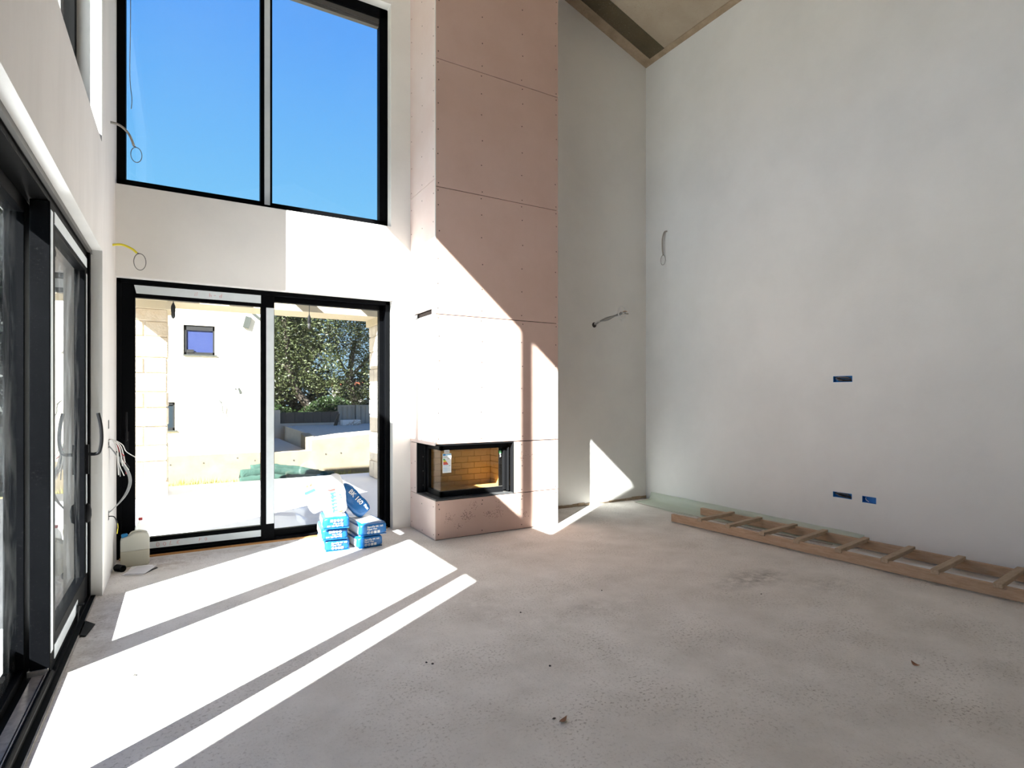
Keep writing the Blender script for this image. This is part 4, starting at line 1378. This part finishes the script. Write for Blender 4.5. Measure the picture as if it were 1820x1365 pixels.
conduit('wall_conduit', [(XL - 0.02, 5.40, 3.555), (XL + 0.06, 5.40, 3.545), (XL + 0.12, 5.40, 3.49), (XL + 0.155, 5.40, 3.40)], 0.0095, 'conduit_grey', (XL + 0.170, 5.40, 3.335), 0.060, (1, 0, 0), 'grey conduit with wire loop sticking out beside the upper window')
conduit('wall_conduit', [(XL - 0.02, 5.56, 2.625), (XL + 0.06, 5.56, 2.640), (XL + 0.13, 5.56, 2.615), (XL + 0.165, 5.56, 2.585)], 0.0095, 'wire_yellow', (XL + 0.185, 5.56, 2.515), 0.068, (1, 0, 0), 'yellow conduit with wire loop sticking out above the glass door')
conduit('wall_conduit', [(XR + 0.02, 5.40, 3.60), (XR - 0.035, 5.405, 3.585), (XR - 0.055, 5.42, 3.50), (XR - 0.055, 5.425, 3.38), (XR - 0.050, 5.415, 3.28)], 0.0110, 'conduit_grey', (XR - 0.050, 5.42, 3.215), 0.065, (0, 1, 0), 'grey conduit with wire loop hanging on the right wall')

cb = empty('cable_bundle', (4.64, YB, 2.34), 'twisted bundle of grey cable ends sticking out of the back wall', 'cables')
s0 = Vector((4.645, YB + 0.02, 2.34))
random.seed(12)
for k in range(6):
    tip = Vector((4.64 + random.uniform(0.26, 0.46), YB - 0.18 - random.uniform(0, 0.06), 2.34 + random.uniform(0.03, 0.24)))
    mid = Vector((4.80 + random.uniform(-.015, .015), YB - 0.10, 2.42 + random.uniform(-.015, .015)))
    MB().tube(smooth_path([s0 + Vector((random.uniform(-.01, .01), 0, random.uniform(-.012, .012))), (4.70, YB - 0.05, 2.385), mid, (4.92, YB - 0.16, 2.47 + random.uniform(-.02, .02)), tip], 5), 0.0085, 6).build('cable', ('wire_grey', 'conduit_grey', 'wire_white')[k % 3], cb, smooth=True)
MB().tube([(4.955 + 0.065 * math.cos(a * math.pi / 10), YB - 0.19, 2.50 + 0.085 * math.sin(a * math.pi / 10)) for a in range(20)], 0.0075, 6, closed=True).build('cable_loop', 'wire_white', cb, smooth=True)
MB().tube(smooth_path([(4.92, YB - 0.16, 2.47), (4.99, YB - 0.19, 2.52), (5.03, YB - 0.2, 2.515)], 4), 0.004, 6).build('copper_core', 'wire_copper', cb, smooth=True)
MB().disc((4.645, YB + 0.001, 2.34), (0, -1, 0), 0.035, 10, 0.002).build('chased_hole', 'screw_dark', cb)
# loose wire outside the upper window
MB().tube(smooth_path([(-0.40, 6.12, 5.7), (-0.395, 6.12, 4.9), (-0.40, 6.12, 4.3), (-0.385, 6.12, 4.10), (-0.39, 6.12, 4.00)], 6), 0.0035, 6).build('hanging_wire', 'wire_grey', label='thin loose wire hanging down outside the upper window', cat='wire', smooth=True)

# scraps on the floor
for (x, y, s, a, lab) in ((1.419, 1.98, 0.030, 0.4, 'curled brown dry leaf on the floor nearest the viewer'), (3.299, 1.465, 0.026, 1.2, 'reddish brown dry leaf on the floor toward the ladder'),):
    m = MB()
    pts = []
    for i in range(9):
        t = i / 8
        pts.append((s * (t - 0.5) * 2, s * 0.45 * math.sin(t * math.pi), 0.004 + 0.010 * (2 * t - 1) ** 2))
    vs = [p for p in pts] + [(p[0], -p[1] * 0.8, p[2] + 0.003) for p in pts]
    fs = [(i, i + 1, 9 + i + 1, 9 + i) for i in range(8)]
    m.add(vs, fs)
    m.xform(Matrix.Translation((x, y, 0)) @ Matrix.Rotation(a, 4, 'Z'))
    o = m.build('dry_leaf', 'leaf_dry', label=lab, cat='leaf')
    sd = o.modifiers.new('thickness', 'SOLIDIFY')
    sd.thickness = 0.001
random.seed(14)
chips = [(1.113, 2.785), (1.135, 2.755), (1.652, 2.425), (1.40, 2.02), (1.898, 3.122), (2.62, 3.18), (3.55, 2.55), (-0.2, 3.40)]
chip_labels = ['dark mortar crumb on the floor, left of the near pair by the sun patch', 'dark mortar crumb on the floor, right of the near pair by the sun patch', 'lone dark mortar crumb on the floor up behind the curled leaf',
               'dark mortar crumb just beside the curled brown leaf', 'dark mortar crumb on the floor before the fireplace, left one', 'dark mortar crumb on the floor before the fireplace, right one',
               'dark mortar crumb at the dark floor scuff', 'dark mortar crumb in the sun patch by the sliding door']
for (x, y), chip_label in zip(chips, chip_labels):
    s = random.uniform(0.006, 0.013)
    m = MB()
    n = 6
    ang = [2 * math.pi * k / n + random.uniform(-.3, .3) for k in range(n)]
    vs = [(s * random.uniform(.6, 1.3) * math.cos(a), s * random.uniform(.6, 1.0) * math.sin(a), 0.0005) for a in ang]
    vs += [(v[0] * 0.6, v[1] * 0.6, random.uniform(0.003, 0.007)) for v in vs]
    fs = [tuple(range(n))[::-1], tuple(range(n, 2 * n))] + [(k, (k + 1) % n, n + (k + 1) % n, n + k) for k in range(n)]
    m.add(vs, fs)
    m.xform(Matrix.Translation((x, y, 0)))
    m.build('mortar_chip', 'chip_dark', label=chip_label, cat='debris', group='crumbs of mortar on the floor')

# ------------------------------------------------------------------ outside: terrace, ground
MB().box(XL - 0.37, 7.5, YB + 0.42, 10.55, -0.20, -0.03).build('terrace_floor', 'terrace_tile', kind='structure', label='pale tiled terrace outside the glass door', origin=(0, 0, 0))
MB().box(-12.0, XL - 0.372, -8.0, 4.6, -0.20, -0.035).build('terrace_side', 'terrace_white', kind='structure', label='unseen terrace outside the left wall, kept white for bounce light', origin=(0, 0, 0))  # unseen paving, kept white to bounce sunlight into the room
MB().box(-9.0, XL - 0.372, 4.6, 10.55, -0.20, -0.045).build('terrace_bed', 'side_paving', kind='structure', label='dark planting bed beyond the side terrace', origin=(0, 0, 0))
MB().box(-40, 40, -30, 60, -0.60, -0.40).build('ground', 'soil', kind='structure', label='bare soil ground around the house', origin=(0, 0, 0))
MB().box(-9.0, 9.0, 10.56, 12.66, -0.50, -0.30).build('soil_strip', 'soil', kind='structure', label='narrow soil strip between terrace and concrete wall', origin=(0, 0, 0))


def stone_pillar(x0, x1, y0, y1, z1, mt, lab, seed):
    e_ = empty('stone_pillar', ((x0 + x1) / 2, (y0 + y1) / 2, -0.03), lab, 'pillar', 'stone pillars of the terrace')
    MB().box(x0 + 0.025, x1 - 0.025, y0 + 0.025, y1 - 0.025, -0.03, z1).build('mortar_core', 'mortar', e_)
    random.seed(seed)
    z = -0.03
    row = 0
    while z < z1 - 0.05:
        h = random.choice((0.22, 0.27, 0.30))
        if z + h > z1 - 0.12:
            h = z1 - z
        sx = x0 + (x1 - x0) * (0.58 if row % 2 else 0.40)
        sy = y0 + (y1 - y0) * (0.42 if row % 2 else 0.60)
        for (a, b) in ((x0, sx), (sx, x1)):
            for (c, d) in ((y0, sy), (sy, y1)):
                j = [random.uniform(-0.012, 0.006) for _ in range(4)]
                MB().box(a + (0.006 if a > x0 else j[0] * -1), b - (0.006 if b < x1 else -j[1]), c + (0.006 if c > y0 else -j[2]), d - (0.006 if d < y1 else -j[3]), z + 0.006, z + h - 0.006).build('stone_block', mt, e_, bevel=0.012, segs=1)
        z += h
        row += 1
    return e_


BZ = 2.762
stone_pillar(-0.85, -0.17, 9.46, 10.10, BZ - 0.10, 'stone_block', 'stone block pillar at the terrace edge left, in front of the cream house', 2)
stone_pillar(2.93, 3.58, 9.44, 10.10, BZ - 0.10, 'stone_block_grey', 'stone block pillar at the right edge of the glass door', 6)

pg = empty('pergola', (1.2, 9.76, BZ), 'cream rendered terrace beam with timber rafters seen through the glass door', 'pergola')
MB().box(-0.95, 7.0, 9.42, 10.10, BZ, 2.97).build('beam', 'beam_render', pg)
MB().box(-0.85, -0.17, YB + 0.45, 9.42, BZ, 3.12).build('side_beam', 'beam_render', pg)
for x0, x1 in ((-0.90, -0.12), (2.88, 3.63)):
    MB().box(x0 + (0 if x0 < 0 else 0), x1, 9.40, 10.12, BZ - 0.11, BZ).build('pillar_cap', 'beam_render', pg)
for k in range(6):
    x = 0.52 + 1.04 * k
    MB().box(x - 0.05, x + 0.05, YB + 0.45, 9.42, 2.90, 3.10).build('rafter', 'rafter_wood', pg)

for (x, y, z, lab) in ((-0.085, 8.0, 2.43, 'black pendant lamp holder hanging before the stone pillar'), (1.500, 8.0, 2.40, 'black pendant lamp holder hanging before the tree')):
    pl = empty('pendant_lamp', (x, y, z), lab, 'pendant lamp')
    MB().tube([(x, y, z + 0.115), (x, y, 3.10 if x > 0 else 3.1)], 0.005, 6).build('cord', 'bulb_black', pl)
    MB().lathe((x, y, z), [(0.020, 0.0), (0.024, 0.01), (0.024, 0.07), (0.018, 0.09), (0.006, 0.12)], 14).build('lamp_holder', 'bulb_black', pl, smooth=True)
    MB().lathe((x, y, z - 0.075), [(0.008, 0.0), (0.018, 0.012), (0.022, 0.03), (0.020, 0.078)], 14).build('bulb', 'bulb_glass', pl, smooth=True)
MB().box(-0.55, 1.5, 8.0 - 0.006, 8.0 + 0.006, 3.092, 3.104).build('lamp_wire_rail', 'bulb_black', pg)

# ------------------------------------------------------------------ cream neighbouring house and retaining walls
HY = 12.60
HX1 = 1.545
SZ = -0.30
PZ = 0.265
nh = empty('neighbour_house', (-0.2, HY + 2, SZ), 'cream rendered house beyond the terrace', 'house')
hw = holed_slab('y', HY, HY + 0.35, -1.45, HX1, PZ, 4.75, [(0.035, 0.574, 2.225, 2.80), (-0.36, -0.105, 0.76, 1.30)])
hw.box(-1.45, -1.10, HY + 0.35, 15.2, PZ, 4.75)
hw.box(HX1 - 0.35, HX1, HY + 0.35, 15.2, PZ, 4.75)
hw.box(-1.10, HX1 - 0.35, 14.85, 15.2, PZ, 4.75)
hw.build('wall', 'cream_render', nh)
MB().box(-1.50, HX1 + 0.05, HY - 0.05, 15.25, 4.75, 4.88).build('roof', 'roof_red', nh)
MB().box(-1.45, HX1, HY - 0.002, HY + 0.36, SZ - 0.1, PZ).build('concrete_plinth', 'raw_concrete', nh)


def far_window(x0, x1, z0, z1, pane, sub_band):
    w = MB()
    t = 0.05
    tt = 0.10 if sub_band else t
    w.box(x0, x0 + t, HY + 0.02, HY + 0.08, z0, z1)
    w.box(x1 - t * 0.7, x1, HY + 0.02, HY + 0.08, z0, z1)
    w.box(x0, x1, HY + 0.02, HY + 0.08, z1 - tt, z1)
    w.box(x0, x1, HY + 0.02, HY + 0.08, z0, z0 + t)
    o = w.build('window', 'window_frame_grey', nh)
    MB().box(x0 + t, x1 - t * 0.7, HY + 0.04, HY + 0.05, z0 + t, z1 - tt).build('pane', pane, o)
    MB().box(x0 - 0.01, x1 + 0.035, HY - 0.03, HY + 0.03, z0 - 0.02, z0).build('sill', 'plate_grey', o)
    return o


fw = far_window(0.035, 0.574, 2.225, 2.80, 'film_blue', True)
far_window(-0.36, -0.105, 0.76, 1.30, 'pane_dark', False)
MB().box(0.09, 0.21, HY + 0.012, HY + 0.02, 2.265, 2.325).build('vent', 'window_frame_grey', fw)
m = MB().box(-0.057, 0.057, 0, 0.05, -0.115, 0.115)
m.xform(Matrix.Translation((1.152, HY - 0.052, 2.917)) @ Matrix.Rotation(math.radians(14), 4, 'Y')).build('wall_plate', 'plate_grey', nh, label='tilted grey-green plate high on the wall')
m = MB().box(-0.09, 0.11, 0, 0.05, -0.024, 0.024)
m.xform(Matrix.Translation((1.315, HY - 0.052, 3.06)) @ Matrix.Rotation(math.radians(40), 4, 'Y')).build('grey_bar', 'plate_grey', nh)  # short diagonal grey bar on the cream wall
MB().prism([(0.98, 1.57), (1.01, 1.59), (1.055, 1.51), (1.05, 1.46), (1.01, 1.465), (1.00, 1.52)], 'y', HY - 0.006, HY).build('unfinished_patch', 'plate_grey', nh)
MB().disc((0.945, HY, 1.56), (0, -1, 0), 0.016, 7, 0.006).build('cable_hole', 'plate_grey', nh)
MB().tube(smooth_path([(0.645, HY, 1.33), (0.66, HY - 0.05, 1.32), (0.70, HY - 0.06, 1.24), (0.705, HY - 0.05, 1.13), (0.74, HY - 0.05, 1.06)], 5), 0.0075, 6).build('loose_cable', 'plate_grey', nh, smooth=True)
for (x, z) in ((0.378, 0.103), (0.976, 0.169), (-0.179, 0.10), (1.30, 0.10)):
    MB().disc((x, HY - 0.001, z), (0, -1, 0), 0.016, 8, 0.004).build('tie_hole', 'chip_dark', nh)

rw = empty('retaining_wall', (3.5, HY, SZ), 'stepped raw concrete retaining wall beyond the terrace', 'wall')
w1 = MB()
w1.prism([(HX1, SZ - 0.1), (9.0, SZ - 0.1), (9.0, 0.66), (3.644, 0.556), (2.413, 0.468), (2.413, 0.245), (HX1, 0.240)], 'y', HY - 0.001, HY + 0.22)
w1.build('wall_face', 'raw_concrete', rw)
MB().prism([(HY + 0.22, 0.0), (13.75, 0.0), (13.75, 0.56), (HY + 0.22, 0.468)], 'x', 2.39, 2.58).build('return_wall', 'raw_concrete', rw)
for (x, z) in ((2.048, 0.063), (2.707, 0.16), (3.032, 0.168)):
    MB().disc((x, HY - 0.002, z), (0, -1, 0), 0.018, 8, 0.004).build('tie_hole', 'chip_dark', rw)
MB().prism([(HY + 0.22, 0.0), (17.8, 0.0), (17.8, 0.56), (13.75, 0.53), (HY + 0.22, 0.455)], 'x', 2.58, 9.0).build('raised_yard', 'paving', kind='structure', label='raised paved yard behind the retaining wall', origin=(0, 0, 0))
MB().box(HX1, 2.39, HY + 0.22, 17.8, -0.2, 0.22).build('lower_yard', 'paving', kind='structure', label='lower paved yard behind the retaining wall', origin=(0, 0, 0))
FYY = 17.5
MB().box(1.60, 4.18, FYY, FYY + 0.25, 0.0, 0.625).build('low_wall', 'grey_concrete', label='low grey concrete wall under the dark fence', cat='wall')
MB().box(4.18, 4.72, FYY - 0.35, FYY - 0.05, 0.50, 0.70).build('white_block', 'white_render', label='short white rendered wall block beside the blue-grey fence', cat='wall')
fn = empty('dark_fence', (3.0, FYY + 0.1, 0.625), 'dark panel fence on the low grey wall', 'fence')
MB().box(1.60, 4.16, FYY + 0.10, FYY + 0.12, 0.625, 0.93).build('rail_board', 'fence_dark', fn)
for k in range(10):
    MB().box(1.62 + k * 0.255, 1.62 + k * 0.255 + 0.243, FYY + 0.07, FYY + 0.10, 0.63, 0.95).build('fence_panel', 'fence_dark', fn)
MB().box(2.26, 2.46, FYY - 0.12, FYY - 0.01, 0.22, 1.02).build('gate_post', 'grey_concrete', label='pale grey post left of the dark fence', cat='post')
fb = empty('corrugated_fence', (5.5, FYY + 0.3, 0.5), 'blue-grey corrugated sheet fence behind the raised yard', 'fence')
for k in range(24):
    x = 4.18 + k * 0.142
    y = FYY + 0.30
    MB().prism([(x, y), (x + 0.03, y - 0.027), (x + 0.09, y - 0.027), (x + 0.12, y), (x + 0.142, y), (x + 0.142, y + 0.01), (x, y + 0.01)], 'z', 0.40, 1.135).build('sheet_rib', 'fence_blue', fb)
MB().box(4.73, 4.785, FYY + 0.20, FYY + 0.27, 0.4, 1.15).build('fence_post', 'fence_blue', fb)
MB().box(4.18, 7.55, FYY + 0.25, FYY + 0.29, 1.105, 1.145).build('top_rail', 'fence_blue', fb)
MB().prism([(3.88, 0.54), (3.98, 0.54), (4.06, 0.90), (4.00, 0.91)], 'y', FYY - 0.5, FYY - 0.45).build('leaning_plank', 'bark', label='brown plank leaning on the end of the dark fence', cat='plank')
bp_ = empty('brushwood', (4.4, FYY - 0.5, 0.56), 'dry pale branches heaped before the white block', 'branches')
random.seed(9)
for k in range(14):
    a = Vector((4.2 + random.uniform(0, 0.40), FYY - 0.5 + random.uniform(-.08, .08), 0.56))
    b = a + Vector((random.uniform(-.1, .45), random.uniform(-.06, .06), random.uniform(0.03, 0.28)))
    MB().tube(smooth_path([a, (a + b) / 2 + Vector((0, 0, random.uniform(-.02, .05))), b], 3), 0.010, 5, r_end=0.003).build('branch', 'branch_dry', bp_)

# rolled green netting and weeds along the concrete foot
gn = empty('green_netting', (2.0, 12.2, SZ), 'rolled green shade netting lying along the concrete wall', 'netting')
for (path, r0, r1) in (([(1.0, 12.15, -0.16), (1.5, 12.20, -0.12), (2.0, 12.25, -0.16), (2.78, 12.22, -0.235)], 0.13, 0.065),
                       ([(0.95, 11.85, -0.22), (1.45, 11.88, -0.18), (1.9, 11.90, -0.22), (2.5, 11.92, -0.24)], 0.09, 0.06),
                       ([(1.2, 12.36, -0.06), (1.6, 12.40, -0.05), (2.1, 12.42, -0.12), (2.5, 12.38, -0.20)], 0.10, 0.06)):
    m = MB().tube(smooth_path(path, 6), r0, 10, r_end=r1)
    for v in m.v:
        v += Vector((noise.noise(v * 9), noise.noise(v * 9 + Vector((5, 0, 0))), noise.noise(v * 9 + Vector((0, 5, 0))))) * 0.03
    m.build('netting_roll', 'net_green', gn, smooth=True)
gr = MB()
random.seed(21)
for k in range(1500):
    x = random.uniform(-1.2, 3.6)
    y = random.uniform(12.35, 12.57) if k % 3 else random.uniform(11.4, 12.4)
    h = random.uniform(0.05, 0.17) * (1.0 if math.sin(x * 5) > -0.3 else 0.5)
    a = random.uniform(0, 6.28)
    w = 0.008
    t = Vector((random.uniform(-.05, .05), random.uniform(-.05, .05), h))
    p = Vector((x, y, SZ))
    d = Vector((math.cos(a), math.sin(a), 0)) * w
    n = len(gr.v)
    gr.v += [p - d, p + d, p + t]
    gr.f.append((n, n + 1, n + 2))
gr.build('weeds', 'leaf_grass', label='dry grass and weeds along the foot of the concrete wall', cat='grass', kind='stuff')

# ------------------------------------------------------------------ trees


def foliage(name, blobs, n, size, mt, parent, seed, kind=None):
    random.seed(seed)
    vols = [b[3] * b[4] * b[5] for b in blobs]
    tot = sum(vols)
    V = []
    F = []
    for b, vv in zip(blobs, vols):
        cx, cy, cz, rx, ry, rz = b
        cnt = int(n * vv / tot)
        for _ in range(cnt):
            while True:
                p = Vector((random.uniform(-1, 1), random.uniform(-1, 1), random.uniform(-1, 1)))
                if 0.25 < p.length < 1:
                    break
            p = p * (0.72 + 0.28 * (p.length)) if p.length > 0.5 else p
            q = Vector((cx + p.x * rx, cy + p.y * ry, cz + p.z * rz))
            cl_ = noise.noise(q * 1.7 + Vector((seed, 0, 0)))
            if cl_ < -0.12 and random.random() < 0.75:
                continue
            s = size * random.uniform(0.6, 1.3)
            u = Vector((random.gauss(0, 1), random.gauss(0, 1), random.gauss(0, 0.6))).normalized()
            w = u.cross(Vector((random.gauss(0, 1), random.gauss(0, 1), random.gauss(0, 1)))).normalized()
            i = len(V)
            V += [q - u * s, q + w * s * 0.42, q + u * s, q - w * s * 0.42]
            F.append((i, i + 1, i + 2, i + 3))
    m = MB()
    m.v = V
    m.f = F
    return m.build(name, mt, parent, kind=kind)


def tree(label, base, trunk, branches, blobs, n, size, mt, seed):
    e_ = empty('leafy_tree', base, label, 'tree', 'trees beyond the fence')
    MB().tube(smooth_path(trunk, 5), 0.16, 9, r_end=0.07).build('trunk', 'bark', e_, smooth=True)
    for br in branches:
        MB().tube(smooth_path(br, 4), 0.07, 7, r_end=0.02).build('branch', 'bark', e_, smooth=True)
    foliage('foliage', blobs, n, size, mt, e_, seed)
    return e_


tree('broad olive-green tree with leaning trunk behind the dark fence', (3.65, 19, -0.2), [(3.65, 19, -0.2), (3.55, 19, 1.0), (3.27, 19, 1.45), (3.05, 19, 1.9), (2.9, 19, 3.0), (2.8, 19.2, 4.2)],
     [[(3.1, 19, 1.8), (3.7, 19.2, 2.6), (4.2, 19.2, 3.6)], [(3.0, 19, 2.2), (2.2, 19.2, 3.0), (1.5, 19.3, 3.7)]],
     [(2.2, 19.6, 3.5, 1.9, 1.6, 1.8), (3.6, 19.6, 3.9, 1.6, 1.5, 1.6), (2.4, 19.0, 2.0, 1.3, 0.9, 0.9), (3.9, 19.2, 2.3, 1.1, 1.0, 1.0), (3.1, 19.4, 5.0, 1.9, 1.5, 0.9), (1.6, 19.2, 1.3, 1.1, 0.6, 0.6), (4.3, 19.0, 1.6, 0.7, 0.6, 0.6), (0.6, 19.8, 3.0, 1.4, 1.4, 1.9)],
     62000, 0.052, 'leaf_olive', 5)
tree('lighter open tree with sky gaps right of the olive-green tree', (5.3, 19.8, -0.2), [(5.3, 19.8, -0.2), (5.25, 19.8, 1.2), (5.1, 19.9, 2.2), (5.3, 20, 3.4)],
     [[(5.15, 19.9, 1.9), (4.7, 19.9, 2.8), (4.6, 20, 3.8)], [(5.2, 19.9, 2.2), (5.9, 20, 3.0), (6.2, 20, 3.9)]],
     [(5.0, 20.0, 3.6, 0.9, 0.8, 1.0), (5.9, 20.2, 3.4, 1.0, 0.9, 1.1), (5.5, 19.8, 2.0, 0.9, 0.7, 0.8), (5.4, 20.3, 4.6, 1.4, 1.0, 0.6), (6.4, 20, 2.2, 0.9, 0.8, 1.2), (5.2, 19.6, 1.3, 0.8, 0.5, 0.5)],
     17000, 0.050, 'leaf_olive', 9)
for (cx, cy, lab, n, sd, mt, bl) in (
        (4.3, 18.4, 'bright green bush just behind the dark fence end', 2600, 15, 'leaf_green', [(4.1, 18.4, 0.95, 0.75, 0.4, 0.50), (3.6, 18.6, 0.75, 0.5, 0.35, 0.40)]),
        (2.0, 18.4, 'dark green ivy bush behind the left part of the dark fence', 3000, 16, 'leaf_green', [(2.0, 18.5, 0.85, 0.75, 0.4, 0.55), (2.7, 18.6, 0.7, 0.5, 0.3, 0.45)])):
    e_ = empty('leafy_bush', (cx, cy, -0.2), lab, 'bush')
    MB().tube([(cx, cy, -0.2), (cx - 0.03, cy, 0.5), (cx + 0.05, cy, 0.9)], 0.05, 7, r_end=0.02).build('stem', 'bark', e_, smooth=True)
    foliage('foliage', bl, n * 2, 0.05, mt, e_, sd)
# dark shaded backdrop of evergreens behind the trees
for (cx, cy, lab, bl, n, sd, sz) in (
        (3.4, 21.5, 'dark dense evergreen standing behind the olive-green tree', [(2.6, 21.5, 1.6, 2.0, 0.7, 1.8), (4.0, 21.4, 1.4, 1.2, 0.6, 1.4), (3.0, 21.6, 3.6, 1.9, 0.7, 1.2), (6.0, 21.5, 1.2, 1.6, 0.6, 1.3)], 12000, 25, 0.12),
        (-5.0, 14.5, 'tall dark evergreen hedge beyond the left terrace', [(-2.95, 13.2, 2.5, 1.3, 0.7, 2.8), (-4.6, 13.0, 2.7, 1.4, 0.8, 3.0), (-6.6, 12.6, 2.6, 1.4, 0.8, 2.9), (-8.8, 12.0, 2.6, 1.5, 0.9, 2.9)], 60000, 26, 0.17)):
    e_ = empty('evergreen_hedge', (cx, cy, -0.2), lab, 'hedge')
    m = MB()
    for b in bl:
        m.tube([(b[0], b[1], -0.2), (b[0] + 0.05, b[1], b[2])], 0.09, 7, r_end=0.03)
    m.build('stems', 'bark', e_)
    foliage('foliage', bl, n, sz, 'leaf_dark', e_, sd)
# far roof glimpsed through the leaves
fr_ = empty('far_house', (6.5, 26, 0), 'far white house with red roof glimpsed through the leaves', 'house')
MB().box(6.3, 7.3, 26, 28, -0.2, 1.95).build('wall', 'far_wall', fr_)
MB().prism([(6.2, 1.95), (7.4, 1.95), (7.3, 2.10), (6.3, 2.10)], 'y', 25.8, 28.2).build('roof', 'roof_red', fr_)
